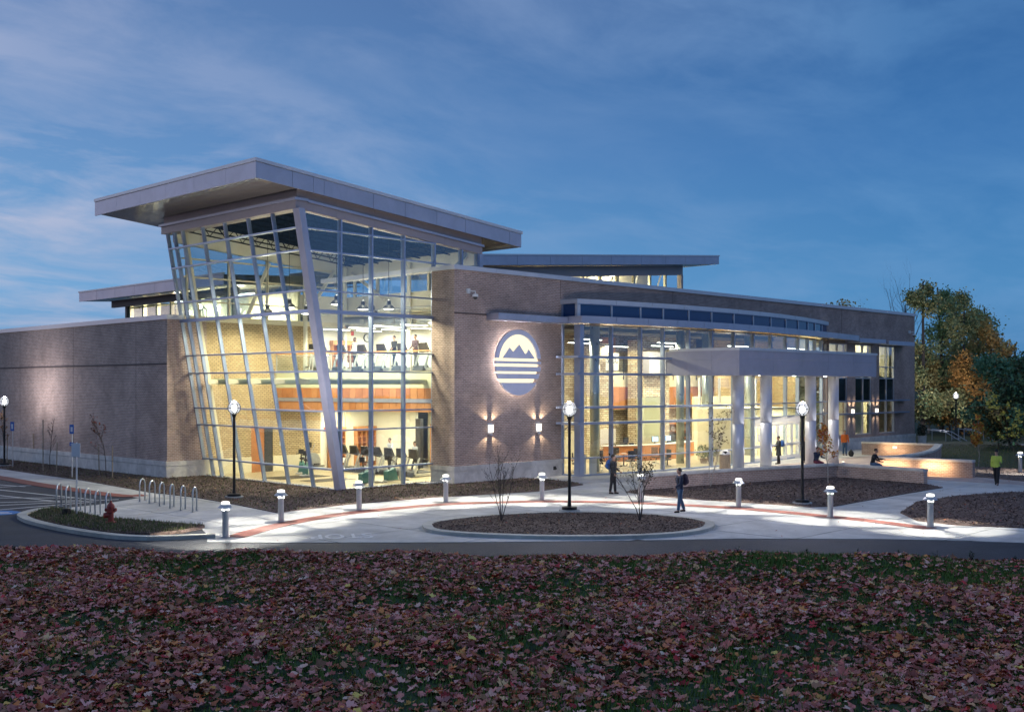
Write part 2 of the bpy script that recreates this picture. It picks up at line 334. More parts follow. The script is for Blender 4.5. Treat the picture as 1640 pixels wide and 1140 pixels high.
def npmesh(name, verts, faces, mat, tint=None, parent=None, loc=(0,0,0), **t):
    """fast mesh from arrays: faces (n, k) all with k corners; tint (n, 3) colour per face"""
    me = bpy.data.meshes.new(name); nv, nf, k = len(verts), len(faces), faces.shape[1]
    me.vertices.add(nv); me.vertices.foreach_set('co', np.asarray(verts, dtype=np.float32).ravel())
    me.loops.add(nf*k); me.loops.foreach_set('vertex_index', faces.astype(np.int32).ravel())
    me.polygons.add(nf); me.polygons.foreach_set('loop_start', (np.arange(nf)*k).astype(np.int32))
    try: me.polygons.foreach_set('loop_total', np.full(nf, k, dtype=np.int32))
    except Exception: pass
    me.update(calc_edges=True); me.validate()
    if tint is not None:
        a = me.attributes.new('tint', 'FLOAT_COLOR', 'FACE')
        a.data.foreach_set('color', np.concatenate([tint, np.ones((nf,1))], 1).astype(np.float32).ravel())
    me.materials.append(M[mat])
    o = bpy.data.objects.new(name, me); C.objects.link(o); o.location = loc
    if parent: o.parent = parent
    tag(o, **t); return o
def clip(poly, x0, x1, y0, y1):
    def cut(p, ax, lim, sgn):
        o = []
        for i in range(len(p)):
            a, b = p[i], p[(i+1)%len(p)]; da = sgn*(a[ax]-lim); db = sgn*(b[ax]-lim)
            if da >= 0: o.append(a)
            if da*db < 0:
                t = da/(da-db); o.append((a[0]+(b[0]-a[0])*t, a[1]+(b[1]-a[1])*t))
        return o
    for ax, lim, sg in ((0,x0,1),(0,x1,-1),(1,y0,1),(1,y1,-1)):
        poly = cut(poly, ax, lim, sg)
        if len(poly) < 3: return []
    return poly
def area(p): return abs(sum(p[i][0]*p[(i+1)%len(p)][1]-p[(i+1)%len(p)][0]*p[i][1] for i in range(len(p))))/2
def inside(px, py, poly):
    ins = np.zeros(px.shape, bool); n = len(poly); j = n-1
    for i in range(n):
        xi, yi = poly[i]; xj, yj = poly[j]
        c = ((yi > py) != (yj > py)) & (px < (xj-xi)*(py-yi)/((yj-yi) if yj != yi else 1e-9)+xi)
        ins ^= c; j = i
    return ins
def smoothpoly(pts, n=6, closed=False):
    """Catmull-Rom through points"""
    out_ = []; k = len(pts); g = (lambda i: pts[i % k]) if closed else (lambda i: pts[max(0, min(k-1, i))])
    for i in range(k if closed else k-1):
        p0, p1, p2, p3 = (np.array(g(i+q), float) for q in (-1, 0, 1, 2))
        for s_ in range(n):
            t = s_/n; out_.append(tuple(.5*((2*p1)+(-p0+p2)*t+(2*p0-5*p1+4*p2-p3)*t*t+(-p0+3*p1-3*p2+p3)*t**3)))
    if not closed: out_.append(tuple(pts[-1]))
    return out_
def ribbon(path, w, z0, z1):
    """prism pieces following an open path: returns left and right offsets"""
    n = len(path); Lf, Rt = [], []
    for i in range(n):
        a = np.array(path[max(0,i-1)]); b = np.array(path[min(n-1,i+1)]); d = b-a; d = d/np.linalg.norm(d); nn = np.array((-d[1], d[0]))*w/2
        Lf.append(tuple(np.array(path[i])+nn)); Rt.append(tuple(np.array(path[i])-nn))
    return Lf, Rt
def ribbon_mb(path, w, z0, z1, offs=0):
    Lf, Rt = ribbon(path, w, z0, z1); mb = MB(); n = len(path); vs = []
    for i in range(n): vs += [(*Lf[i], z0), (*Rt[i], z0), (*Lf[i], z1), (*Rt[i], z1)]
    fs = []
    for i in range(n-1):
        a, b = i*4, i*4+4
        fs += [(a+2,a+3,b+3,b+2), (a+1,a+0,b+0,b+1), (a+0,a+2,b+2,b+0), (a+3,a+1,b+1,b+3)]
    fs += [(0,1,3,2), (n*4-4+0, n*4-4+2, n*4-4+3, n*4-4+1)]
    return mb.add(vs, fs)
# ================================================================== GROUND
B = lambda n, **k: empty(n, **k)
# terrain sheet to the horizon, falling away behind the building on the right
n = 60; xs = np.linspace(-260, 900, 117); ys = np.linspace(-260, 900, 117)
X, Y = np.meshgrid(xs, ys, indexing='ij')
dd = X*F[0]+Y*F[1]; rr = X*R[0]+Y*R[1]
Z = np.full_like(X, -0.06)
far = np.clip((dd-125)/300, 0, 1)*np.clip((rr-10)/60, 0, 1); Z += far*22*(.6+.4*np.sin(X*.011+1)*np.cos(Y*.013))
v = np.stack([X, Y, Z], -1).reshape(-1, 3); i = np.arange(116)[:, None]*117+np.arange(116)[None, :]
fc = np.stack([i, i+117, i+118, i+1], -1).reshape(-1, 4)
npmesh('ground', v, fc, 'grass', kind='structure')
# asphalt road and car park
road = [DR(23.5, -60), DR(23.5, 60), DR(38.6, 60), DR(37.6, 22), DR(39, 0)]
mb = MB(); mb.sheet([DR(22, -70), DR(22, 80), G(1760, 874), G(1400, 858), G(700, 840), G(237, 786), G(60, 770), G(-200, 745)], 0.0)
ob = obj('road', mb, 'asphalt', kind='structure'); 
# kerb-flush concrete forecourt split into poured slabs
front = PG([(332, 868.3), (420, 869.2), (700, 868.8), (1000, 866), (1180, 862.6), (1400, 863.2), (1515, 865), (1640, 869.6), (1900, 884)])
plaza = PG([(84, 815.8), (112, 820.5), (162, 832), (240, 838.5), (322, 846), (332, 857)]) + front + [(76.5, 6), (112, 6), (112, 30), (92, 36), (91, 40.6), (84, 40.6), (75.9, 40.6)] + [(47, 41.2), (37, 46), (33, 56)] + PG([(237, 788.5), (224, 797.5), (160, 808)])
dots = PG([(333, 868.3)])
pl = empty('plaza', (50, 30, 0), kind='structure')
base = obj('slab_bed', MB().prism(plaza, -.05, .004), 'soil', pl)
step = 3.6; k = 0
x0s = np.arange(14, 116, step); y0s = np.arange(4, 60, step)
for xa in x0s:
    for ya in y0s:
        c_ = clip(plaza, xa+.02, xa+step-.02, ya+.02, ya+step-.02)
        if len(c_) < 3 or area(c_) < .05: continue
        if 96 < xa: continue
        dz = random.uniform(0, .004); mat = 'concrete' if (int(xa/step)+int(ya/step)*3) % 3 else 'concrete2'
        lamp_pink = xa > 55.5 and ya < 33 and ya+step > 19 and xa < 90  # path slabs that get the lamp light as painted colour
        obj('concrete_slab', MB().prism(c_, -.02, .014+dz), 'conc_lamplit' if lamp_pink else mat, pl); k += 1
rest = clip(plaza, 97, 200, -50, 80)
if len(rest) > 2: obj('concrete_apron', MB().prism(rest, -.02, .012), 'concrete2', pl)
print('slabs', k)
# sidewalk along the car park
sw = PG([(237, 788.5), (130, 769.5), (60, 760), (0, 751), (-160, 730), (-160, 738), (0, 763), (60, 773), (183, 791.5), (224, 797.5)])
obj('sidewalk', MB().prism(sw, -.05, .02), 'concrete', kind='structure')
# red paver bands
def band(pts, w, z, name, n=5):
    path = smoothpoly(PG(pts), n); mb = ribbon_mb(path, w, -.03, z)
    return obj(name, mb, 'redband', kind='structure')
band([(232, 793), (183, 793.2), (60, 775.6), (0, 765), (-150, 741)], .85, .026, 'red_paver_strip')
band([(376, 860.8), (420, 848), (479, 835), (530, 826.5), (603, 817.5), (698, 809), (760, 806), (820, 804.4), (868, 803.6), (912, 803.8), (972, 804.6), (1026, 806.3), (1120, 810.8), (1193, 815.4), (1310, 826), (1400, 835.5), (1490, 847)], .72, .030, 'red_paver_band')
# tactile domes on the band (two stretches)
def domes(pa, pb, n):
    mb = MB(); a = np.array(G(*pa)); b = np.array(G(*pb)); d = (b-a); ln = np.linalg.norm(d); d /= ln; nn = np.array((-d[1], d[0]))
    for i in range(n):
        for j in range(-2, 3):
            p = a+d*ln*i/(n-1)+nn*j*.12; mb.lathe([(.035, .028), (.022, .042)], (p[0], p[1]), 6)
    return mb
t_ = obj('tactile_domes', domes((870, 803.8), (972, 804.8), 34), 'redband', kind='stuff')
t_ = obj('tactile_domes', domes((556, 822.5), (600, 817.6), 26), 'redband', kind='stuff')
# beds
def bed(name, poly, z=.05, mat='mulch'):
    return obj(name, MB().prism(poly, -.04, z), mat, kind='structure')
bed1 = PG([(-160, 730), (0, 751), (60, 760), (130, 769.5), (237, 788.5), (316, 797.6), (375, 808), (444, 822), (462, 819.5), (482, 817), (562, 808), (698, 797), (860, 787.5), (934, 777), (918, 773.4), (880, 769), (841, 766.6)]) + [(42.5, 41.0), (37.5, 41.0), (37.5, 42.7), (31.7, 42.3), (31.9, 55), (29.2, 55), (29.2, 75), (29.3, 95)]
bed2 = PG([(1003, 788.4), (1018, 785.5), (1035, 784)]) + [(45.4, 31.5), (54.9, 29.0), (54.4, 24.0)] + PG([(1510, 781.5), (1440, 793), (1335.6, 811.8), (1297.6, 812.8), (1228, 807.8), (1120, 800.8), (1039, 794.7)])
bed3 = PG([(1441.8, 822), (1468.8, 804.6), (1532, 795), (1602, 789.7), (1640, 788.8), (1900, 795), (1900, 860), (1640, 846.5), (1532, 841.7), (1469, 834.7)])
bedR = PG([(1556, 757), (1560, 763.5), (1640, 771), (1900, 790), (1900, 752), (1640, 752), (1560, 748)])
lawnR = PG([(1500, 713.5), (1505, 731)]) + [(60.6, 28.6), (60.6, 23.8)] + PG([(1556, 757), (1560, 748), (1640, 752), (1900, 752), (1900, 722), (1640, 714), (1560, 711.8), (1520, 711.5)])
bed('planting_bed', bed1); bed('planting_bed', bed2); bed('planting_bed', bed3); bed('planting_bed', bedR, .045)
bed('side_lawn', lawnR, .04, 'grass')
# left kerb island
isl_in = PG([(44, 830), (66, 820), (84, 817), (112, 821), (162, 832.5), (240, 839), (328, 845.8), (292, 853.5), (240, 858.5), (180, 856.5), (110, 846), (60, 836)])
isl_path = smoothpoly(PG([(80, 817), (56, 820.5), (36, 827), (40, 833), (60, 840), (110, 851), (180, 861), (240, 864.3), (300, 862.5), (345, 861)]), 5)
obj('kerb_island_bed', MB().prism(isl_in, -.04, .11), 'mulch', kind='structure')
kb = empty('island_kerb', (*G(180, 860), 0), label='curved concrete kerb edging the bed with the hydrant', cat='kerb')
for i in range(0, len(isl_path)-1, 5): obj('kerb_stone', ribbon_mb(isl_path[i:i+6], .34, -.05, .13), 'kerb', kb)
# oval island
ov = [(693, 847), (700, 840.5), (760, 832.5), (840, 827), (926, 825), (1010, 827), (1080, 832), (1122, 838.5), (1129, 844), (1118, 851), (1080, 857), (1010, 861), (926, 862), (840, 861), (760, 858), (706, 853)]
ovw = smoothpoly(PG(ov), 4, True)
obj('oval_island_bed', MB().prism(ovw, -.04, .10), 'mulch', kind='structure')
cx_, cy_ = np.mean(ovw, axis=0)
kb = empty('oval_kerb', (cx_, cy_, 0), label='low concrete kerb ring round the oval mulch island', cat='kerb')
pp = []
for i in range(len(ovw)):
    a = np.array(ovw[i]); d = a-np.array((cx_, cy_)); pp.append(tuple(a+d/np.linalg.norm(d)*.17))
pp.append(pp[0]); nper = 4
for i in range(0, len(pp)-1, nper): obj('kerb_stone', ribbon_mb(pp[i:i+nper+1], .34, -.05, .125 + .002*(i//nper % 2)), 'kerb', kb)
# painted markings
pm = empty('parking_markings', (*G(60, 800), 0), kind='structure')
for a, b, w in (((-60, 778), (150, 800), .12), ((-60, 787), (95, 803), .12), ((-60, 797), (120, 797), .12), ((-60, 806), (128, 801), .12), ((-60, 812), (190, 799.5), .12), ((-60, 821), (150, 803.5), .12), ((-60, 772), (40, 779), .12), ((-60, 783), (50, 777), .12)):
    obj('painted_line', ribbon_mb([G(*a), G(*b)], w, .001, .006), 'linepaint', pm)
cxp, cyp = G(8, 820.5)
dsk = MB(); dsk.prism([G(-40, 822), G(-22, 817.5), (G(18, 817.3)), G(35, 819.5), G(22, 823), G(-15, 825.8)], .001, .006)
obj('accessible_bay_symbol', dsk, 'bluepaint', pm)
s_ = MB(); p0 = np.array(G(4, 821)); 
s_.add([(*(p0+np.array(DR(0, r))*1.0+np.array(DR(d, 0))), .009) for d, r in ((-.35,-.35),(-.3,.5),(-.12,.45),(-.16,-.3))], [(0,1,2,3)])
s_.add([(*(p0+np.array(DR(0, r))+np.array(DR(d, 0))), .009) for d, r in ((.1,-.5),(.05,.2),(.2,.2),(.25,-.5))], [(0,1,2,3)])
obj('accessible_bay_symbol', s_, 'linepaint', pm)
def tomesh(o):
    bpy.context.view_layer.update(); me = bpy.data.meshes.new_from_object(o.evaluated_get(bpy.context.evaluated_depsgraph_get())); n_ = bpy.data.objects.new(o.name+'_mesh', me)
    C.objects.link(n_); n_.parent = o.parent; n_.location = o.location; n_.rotation_euler = o.rotation_euler; n_.scale = o.scale
    for k_ in o.keys():
        if k_ in ('kind', 'label', 'category'): n_[k_] = o[k_]
    nm_ = o.name; bpy.data.objects.remove(o); n_.name = nm_; return n_
# STOP lettering, reads from the building side
fc_ = bpy.data.curves.new('stop_lettering', 'FONT'); fc_.body = 'STOP'; fc_.size = 1.0; fc_.extrude = .002; fc_.offset = .02; fc_.space_character = 1.05; fc_.align_x = 'CENTER'
fo = bpy.data.objects.new('stop_lettering', fc_); C.objects.link(fo)
a = np.array(G(497, 860.5)); b = np.array(G(597, 857.5)); c_ = (a+b)/2; ang = math.atan2(a[1]-b[1], a[0]-b[0])
fo.location = (c_[0]-.1*math.sin(ang)*0, c_[1], .022); fo.rotation_euler = (0, 0, ang); wln = np.linalg.norm(a-b)
fo.data.materials.append(M['linepaint']); tag(fo, kind='structure')
bpy.context.view_layer.update(); fo.scale = (wln/max(fo.dimensions[0], .1), 1.5, 1)
upv = np.array((-math.sin(ang), math.cos(ang))); fo.location = (c_[0]-upv[0]*.45, c_[1]-upv[1]*.45, .022)
tomesh(fo)
# ------------------------------------------------------------------ foreground lawn bank
def crest(r): return 14.35-.085*r+.25*np.sin(r*.5)
def bankz(d, r):
    d = np.asarray(d, float); r = np.asarray(r, float); c_ = crest(r)
    z = 2.775+.022*np.sin(r*1.3+d*.7)+.03*np.sin(d*2.1-r*.6)+.02*np.sin(3.1*r+1.7*d)
    t = np.clip((d-c_)/9.0, 0, 1); return z*(1-(t*t*(3-2*t))*.55-.45*t)-.35*t
dgr = np.concatenate([np.linspace(-12, 5, 8), np.linspace(5.5, 18, 60), np.linspace(18.5, 26, 16)]); rgr = np.linspace(-45, 45, 181)
D_, R_ = np.meshgrid(dgr, rgr, indexing='ij'); Z_ = bankz(D_, R_)
v = np.stack([D_*F[0]+R_*R[0], D_*F[1]+R_*R[1], Z_], -1).reshape(-1, 3); m_ = len(rgr)
i = np.arange(len(dgr)-1)[:, None]*m_+np.arange(m_-1)[None, :]; fcs = np.stack([i, i+1, i+m_+1, i+m_], -1).reshape(-1, 4)
npmesh('lawn_bank', v, fcs, 'turf', kind='structure')
def vnoise(x, y, s, seed=0):
    r_ = np.random.default_rng(seed); g = r_.random((64, 64)); x = x*s+100; y = y*s+100
    xi = np.floor(x).astype(int); yi = np.floor(y).astype(int); fx = x-xi; fy = y-yi; fx = fx*fx*(3-2*fx); fy = fy*fy*(3-2*fy)
    q = lambda a, b: g[a % 64, b % 64]
    return (q(xi, yi)*(1-fx)+q(xi+1, yi)*fx)*(1-fy)+(q(xi, yi+1)*(1-fx)+q(xi+1, yi+1)*fx)*fy
def cam_pts(n_, d0, d1, marg=1.15):
    """random ground points in the wedge the camera sees (uniform per area)"""
    d = np.sqrt(rng.uniform(d0*d0, d1*d1, n_)); r = rng.uniform(-.5, .5, n_)*(d*1640/FPX*marg+8.5)
    k = rng.random(n_) < (d*1640/FPX*marg+8.5)/(d1*1640/FPX*marg+8.5)*(d1/d)*.92; return d[k], r[k]
# grass blades
d, r = cam_pts(360000, 5.4, 18.5); ng = len(d)
gk = .55+.45*np.clip((vnoise(d, r, .9, 3)-.3)*2.2, 0, 1); keep = rng.random(ng) < gk; d, r = d[keep], r[keep]; ng = len(d)
z = bankz(d, r); hgt = rng.uniform(.02, .065, ng)*(.6+.9*vnoise(d, r, 1.1, 5)); az = rng.uniform(0, 2*np.pi, ng); wdt = rng.uniform(.004, .008, ng)*(1+d/14)
px_, py_ = d*F[0]+r*R[0], d*F[1]+r*R[1]; lean = rng.uniform(.1, .7, ng)*hgt; la = rng.uniform(0, 2*np.pi, ng)
v0 = np.stack([px_-np.cos(az)*wdt, py_-np.sin(az)*wdt, z-.01], 1); v1 = np.stack([px_+np.cos(az)*wdt, py_+np.sin(az)*wdt, z-.01], 1)
v2 = np.stack([px_+np.cos(la)*lean, py_+np.sin(la)*lean, z+hgt], 1)
verts = np.stack([v0, v1, v2], 1).reshape(-1, 3); faces = np.arange(ng*3).reshape(-1, 3)
gc = np.array([.12, .20, .04])*(.6+.8*rng.random((ng, 1))) + rng.random((ng, 1))*np.array([.03, .02, .0])
npmesh('grass', verts, faces, 'bladeattr', gc, kind='stuff')
# fallen maple leaves
def maple(n_=1):
    """one five-lobed leaf outline, unit size, with a centre: returns verts (2d) and tris"""
    ang = np.radians([90, 62, 42, 20, -2, -30, -60, -90, -120, -150, 182, 160, 138, 118]); rad = np.array([.95, .58, .84, .55, .70, .46, .42, .25, .42, .46, .70, .55, .84, .58])
    p = np.stack([np.cos(ang)*rad, np.sin(ang)*rad], 1); p = np.vstack([[0, 0], p]); t = np.array([[0, i, i % 14+1] for i in range(1, 15)]); return p, t
LP, LT = maple()
def leaves(d, r, size, lift, tint, name, **kw):
    n_ = len(d); k = len(LP); base_z = bankz(d, r)+lift
    a = rng.uniform(0, 2*np.pi, n_); ca, sa = np.cos(a), np.sin(a)
    lx = LP[None, :, 0]*size[:, None]*rng.uniform(.75, 1.1, n_)[:, None]; ly = LP[None, :, 1]*size[:, None]
    rad = np.hypot(LP[:, 0], LP[:, 1])[None, :]
    curl = rng.uniform(-.3, .7, n_)[:, None]; fold = rng.uniform(-.5, .5, n_)[:, None]
    lz = curl*size[:, None]*rad**2*.7+fold*np.abs(lx)+rng.normal(0, .10, (n_, k))*size[:, None]
    tx, ty = rng.normal(0, .24, n_)[:, None], rng.normal(0, .24, n_)[:, None]
    X_ = lx*ca[:, None]-ly*sa[:, None]; Y_ = lx*sa[:, None]+ly*ca[:, None]; lz = lz+X_*tx+Y_*ty
    wx = d*F[0]+r*R[0]; wy = d*F[1]+r*R[1]
    V = np.stack([X_+wx[:, None], Y_+wy[:, None], np.maximum(lz, -.02*1.0)+base_z[:, None]+.004], -1).reshape(-1, 3)
    Fc = (LT[None]+(np.arange(n_)*k)[:, None, None]).reshape(-1, 3); tt = np.repeat(tint, 14, axis=0)*(1+rng.normal(0, .08, (n_*14, 1)))
    return npmesh(name, V, Fc, 'leafattr', np.clip(tt, 0, 1), **kw)
pal = np.array([[.40, .19, .17], [.44, .24, .23], [.30, .11, .09], [.34, .14, .07], [.46, .20, .07], [.20, .07, .05], [.50, .33, .28], [.30, .035, .04], [.36, .15, .13], [.32, .15, .16], [.42, .28, .15], [.55, .36, .10], [.26, .16, .10]])
pw = np.array([.17, .12, .11, .11, .07, .08, .08, .05, .08, .04, .08, .025, .08])
d, r = cam_pts(150000, 5.4, 16.8); nl = len(d)
dens = .34+.9*np.clip((13.2-d)/3.5, 0, 1)+.6*np.clip((-r-1.0)/5, 0, 1)*np.clip((d-8)/3, 0, 1)+.5*np.exp(-((d-14.4)/.5)**2)*np.clip(1-r/6, .2, 1)
dens *= (.25+1.5*np.clip((vnoise(d, r, 1.5, 11)-.2)*1.9, 0, 1))*(1-.55*np.clip((r-.5)/4, 0, 1)*np.clip((d-10.5)/2, 0, 1))
keep = rng.random(nl) < np.clip(dens, 0, 1); d, r = d[keep], r[keep]; nl = len(d); print('leaves', nl)
tint = pal[rng.choice(len(pal), nl, p=pw/pw.sum())]*rng.uniform(.65, 2.1, (nl, 1))*np.array([[1.34, 1.02, .87]])
leaves(d, r, rng.uniform(.022, .054, nl)+.024*rng.random(nl)**2, rng.uniform(0, .045, nl), tint, 'fallen_leaves', kind='stuff')
# leaf accents one can pick out
acc = [((182, 1052), (.62, .36, .05), 'yellow maple leaf lying flat among mauve leaves near bottom left'), ((225, 942), (.50, .28, .04), 'ochre yellow maple leaf in the grass patch left of centre'),
       ((317, 1093), (.52, .50, .40), 'pale cream maple leaf near the bottom edge, left of centre'), ((1318, 1018), (.30, .04, .02), 'rolled dark red leaf standing on edge near right side'),
       ((126, 962), (.50, .16, .05), 'bright orange leaf in the left patch of fallen leaves'), ((1378, 983), (.46, .15, .05), 'orange leaf lying on the green grass patch at right'),
       ((1122, 976), (.42, .08, .04), 'small bright red leaf in the grass right of centre'), ((620, 1000), (.55, .33, .06), 'golden leaf lying alone in the middle of the lawn')]
for (px, py), col, lab in acc:
    t = 2.2*FPX/(py-HY); rr_ = t*(px-CX)/FPX
    o = leaves(np.array([t]), np.array([rr_]), np.array([.062]), np.array([.075]), np.array([col]), 'fallen_leaf')
    me = o.data; co = np.zeros(len(me.vertices)*3); me.vertices.foreach_get('co', co); co = co.reshape(-1, 3); c_ = co.mean(0); me.vertices.foreach_set('co', (co-c_).ravel()); o.location = c_
    tag(o, lab, 'leaf', 'leaves that stand out on the lawn')
# tall weeds on the crest
def weed(px, py, h, n_, label, leafy=True, col='bladeattr'):
    d_ = 2.2*FPX/(max(py, 884)-HY); d_ = min(d_, 15.0); r_ = d_*(px-CX)/FPX; z_ = float(bankz(d_, r_)); x_, y_ = DR(d_, r_)
    root = empty('weed', (x_, y_, z_), label=label, cat='weed', group='weeds on the lawn crest'); st = MB(); lv, lf = [], []
    for q in range(n_):
        a = random.uniform(0, 6.28); ln = random.uniform(.05, .32)*h; p = [(0, 0, -.01)]
        hh = h*random.uniform(.6, 1)
        for s_ in range(1, 5): p.append((p[0][0]+math.cos(a)*ln*s_/4, p[0][1]+math.sin(a)*ln*s_/4, hh*s_/4))
        st.tube(p, [.004, .0035, .003, .002, .001], 4)
        for s_ in range(14 if leafy else 5):
            t = random.uniform(.25, 1); j = min(3, int(t*4)); b_ = Vector(p[j]).lerp(Vector(p[j+1]), t*4-j if t < 1 else 1); aa = random.uniform(0, 6.28); l = random.uniform(.015, .035)
            dv = Vector((math.cos(aa), math.sin(aa), random.uniform(.1, .9)))*l; sd = Vector((-math.sin(aa), math.cos(aa), 0))*l*.25; k_ = len(lv)
            lv += [b_, b_+dv*.5+sd, b_+dv, b_+dv*.5-sd]; lf.append((k_, k_+1, k_+2, k_+3))
    obj('stem', st, 'bark', root, world=False)
    cc = np.tile(np.array([[.03, .055, .018]]), (len(lf), 1))*rng.uniform(.6, 1.4, (len(lf), 1))
    npmesh('leaves', np.array([tuple(v) for v in lv]), np.array(lf), 'bladeattr', cc, root)
weed(1555, 890, .20, 7, 'bushy dark weed clump on the lawn crest near the right edge')
weed(1500, 890, .16, 3, 'two stemmed weed on the crest just left of the bushy clump')
weed(1292, 888, .11, 6, 'low rounded green weed on the crest at right of centre', True)
weed(1440, 890, .09, 5, 'low tuft of broad grass on the crest between taller weeds', True)
weed(1372, 890, .12, 2, 'thin upright seed stalks on the crest below the bollard', False)
weed(22, 872, .10, 7, 'green weed tuft at the left end of the lawn crest')
weed(1180, 888, .10, 4, 'grassy tuft leaning left on the crest under the oval island', False)
weed(690, 884, .12, 2, 'single thin seed stalk on the crest left of the oval island', False)
weed(1625, 890, .10, 5, 'small weed tuft at the far right end of the crest')
# mulch chips and bed grass
def scatter_bed(poly, n_, z, size, cols, name, dmax=80, tall=False):
    P = np.array(poly); lo, hi = P.min(0), P.max(0); x = rng.uniform(lo[0], hi[0], n_*6); y = rng.uniform(lo[1], hi[1], n_*6)
    k = inside(x, y, poly) & ((x*F[0]+y*F[1]) < dmax) & ((x*F[0]+y*F[1]) > 30); x, y = x[k][:n_], y[k][:n_]; n2_ = len(x)
    if not n2_: return None
    s_ = rng.uniform(*size, n2_); a = rng.uniform(0, 6.28, n2_); tl = rng.uniform(-.5, .5, n2_)
    if tall:
        v0 = np.stack([x-np.cos(a)*.012, y-np.sin(a)*.012, np.full(n2_, z)], 1); v1 = np.stack([x+np.cos(a)*.012, y+np.sin(a)*.012, np.full(n2_, z)], 1); v2 = np.stack([x+tl*.08, y+tl*.08, z+s_], 1)
        V = np.stack([v0, v1, v2], 1).reshape(-1, 3); Fq = np.arange(n2_*3).reshape(-1, 3)
    else:
        c_, sn = np.cos(a), np.sin(a); w_ = s_*.35; q = []
        for sx, sy in ((-1, -1), (1, -1), (1, 1), (-1, 1)):
            lx = sx*s_; ly = sy*w_; q.append(np.stack([x+lx*c_-ly*sn, y+lx*sn+ly*c_, z+.012+tl*lx*.8+rng.uniform(0, .02, n2_)], 1))
        V = np.stack(q, 1).reshape(-1, 3); Fq = np.arange(n2_*4).reshape(-1, 4)
    cols = np.array(cols); t_ = cols[rng.integers(0, len(cols), n2_)]*rng.uniform(.6, 1.3, (n2_, 1))
    return npmesh(name, V, Fq, 'chipattr' if not tall else 'bladeattr', t_, kind='stuff')
mc = [[.15, .10, .08], [.075, .05, .042], [.24, .18, .15], [.11, .07, .055]]
gcol = [[.10, .16, .04], [.15, .18, .06], [.20, .17, .09]]
for pl_, nn_ in ((bed1, 24000), (bed2, 12000), (bed3, 12000), (bedR, 3000)): scatter_bed(pl_, nn_, .05, (.025, .075), mc, 'mulch_chips')
lfc = [[.45, .18, .05], [.38, .12, .05], [.5, .3, .12], [.35, .1, .08]]
for pl_, nn_ in ((bed1, 260), (bed2, 160), (bed3, 160), (ovw, 70), (isl_in, 90), (bedR, 60), (lawnR, 160)): scatter_bed(pl_, nn_, .11, (.03, .06), lfc, 'blown_leaves')
scatter_bed([tuple(p) for p in plaza], 420, .03, (.025, .05), lfc, 'blown_leaves', 75)
scatter_bed(ovw, 11000, .10, (.02, .055), mc, 'mulch_chips'); scatter_bed(isl_in, 6000, .11, (.02, .06), mc, 'mulch_chips')
scatter_bed(isl_in, 5200, .11, (.05, .15), gcol, 'grass_tufts', tall=True); scatter_bed(bed1, 9000, .05, (.04, .12), gcol, 'grass_tufts', tall=True)
scatter_bed(lawnR, 12000, .04, (.05, .14), gcol, 'grass_tufts', 120, tall=True)
# ================================================================== BUILDING
bld = empty('recreation_center', (37.7, 42.5, 0), label='brick and glass recreation center with slanted glass wall and floating roof at dusk', cat='building')
YA, YB, YL, XL = 42.5, 40.8, 54.5, 29.4
def part(name, mb, mat, parent=None, **k): return obj(name, mb, mat, parent or bld, **k)
def sub(name, parent=None): return empty(name, wl(bld), parent=bld)
def bx(*a): return MB().box(*a)
TX = lambda z: 31.75-.18*z            # slanted facade plane
ROWS = [.99, 2.86, 3.77, 5.65, 6.6, 8.47, 9.44, 11.28, 12.3]
TOPZ = lambda x: 13.12-.093*(x-29.4)  # underside of the sloped head on the front
# ---- left wing wall
lw = sub('west_brick_wing')
part('brick_wall', bx(XL, XL+.4, YL, 112, .92, 8.55), 'brick', lw); part('brick_wall', bx(XL+.4, TX(1)+.2, YL, YL+.4, .92, 8.55), 'brick', lw)
part('belt_course', bx(XL-.025, XL, YL-.02, 112, 6.12, 6.2), 'belt', lw)
y = YL
while y < 112:
    part('limestone_panel', bx(XL-.09, XL+.3, y+.004, min(112, y+1.48), -.1, .66+0), 'lime', lw); part('limestone_cap', bx(XL-.12, XL+.3, y+.004, min(112, y+1.48), .67, .92), 'lime', lw); y += 1.49
part('limestone_panel', bx(XL-.09, TX(0)+.1, YL-.09, YL-.004, -.1, .66), 'lime', lw); part('limestone_cap', bx(XL-.12, TX(0)+.1, YL-.12, YL-.004, .67, .92), 'lime', lw)
y = YL-.1
while y < 112: part('coping_panel', bx(XL-.08, XL+.5, y+.006, min(112, y+3.0), 8.55, 8.8), 'coping', lw); y += 3.006
part('coping_panel', bx(XL+.5, TX(8.6)+.05, YL-.1, YL+.5, 8.55, 8.8), 'coping', lw)
part('wing_roof', bx(XL+.4, 60, YL+.4, 112, 8.2, 8.4), 'darkst', lw)
# ---- main brick block
mw = sub('main_brick_wall')
def wallseg(x0, x1, z0, z1, y0=YB, y1=YB+.4): part('brick_wall', bx(x0, x1, y0, y1, z0, z1), 'brick', mw)
wallseg(37.7, 45.83, .92, 10.85); wallseg(45.83, 75.7, 9.6, 10.85)
part('brick_wall', bx(37.7, 38.1, YB+.4, YA+.02, .92, 10.85), 'brick', mw)
part('belt_course', bx(37.68, 39.95, YB-.02, YB, 8.62, 8.7), 'belt', mw)
WIN = [(76.08, 78.92), (80.24, 82.97), (84.27, 87.07)]
xs_ = [75.7]+[q for w in WIN for q in w]+[90.83]
for a in range(0, 8, 2): wallseg(xs_[a], xs_[a+1], 1.13, 8.2)
wallseg(75.7, 90.83, 8.2, 10.85); wallseg(75.7, 90.83, .92, 1.13)
part('brick_wall', bx(90.43, 90.83, YB+.4, 75, .92, 10.85), 'brick', mw); part('limestone_cap', bx(90.3, 90.9, YB+.4, 75, -.1, .92), 'lime', mw)
part('belt_course', bx(87.6, 90.85, YB-.02, YB, 8.45, 8.53), 'belt', mw)
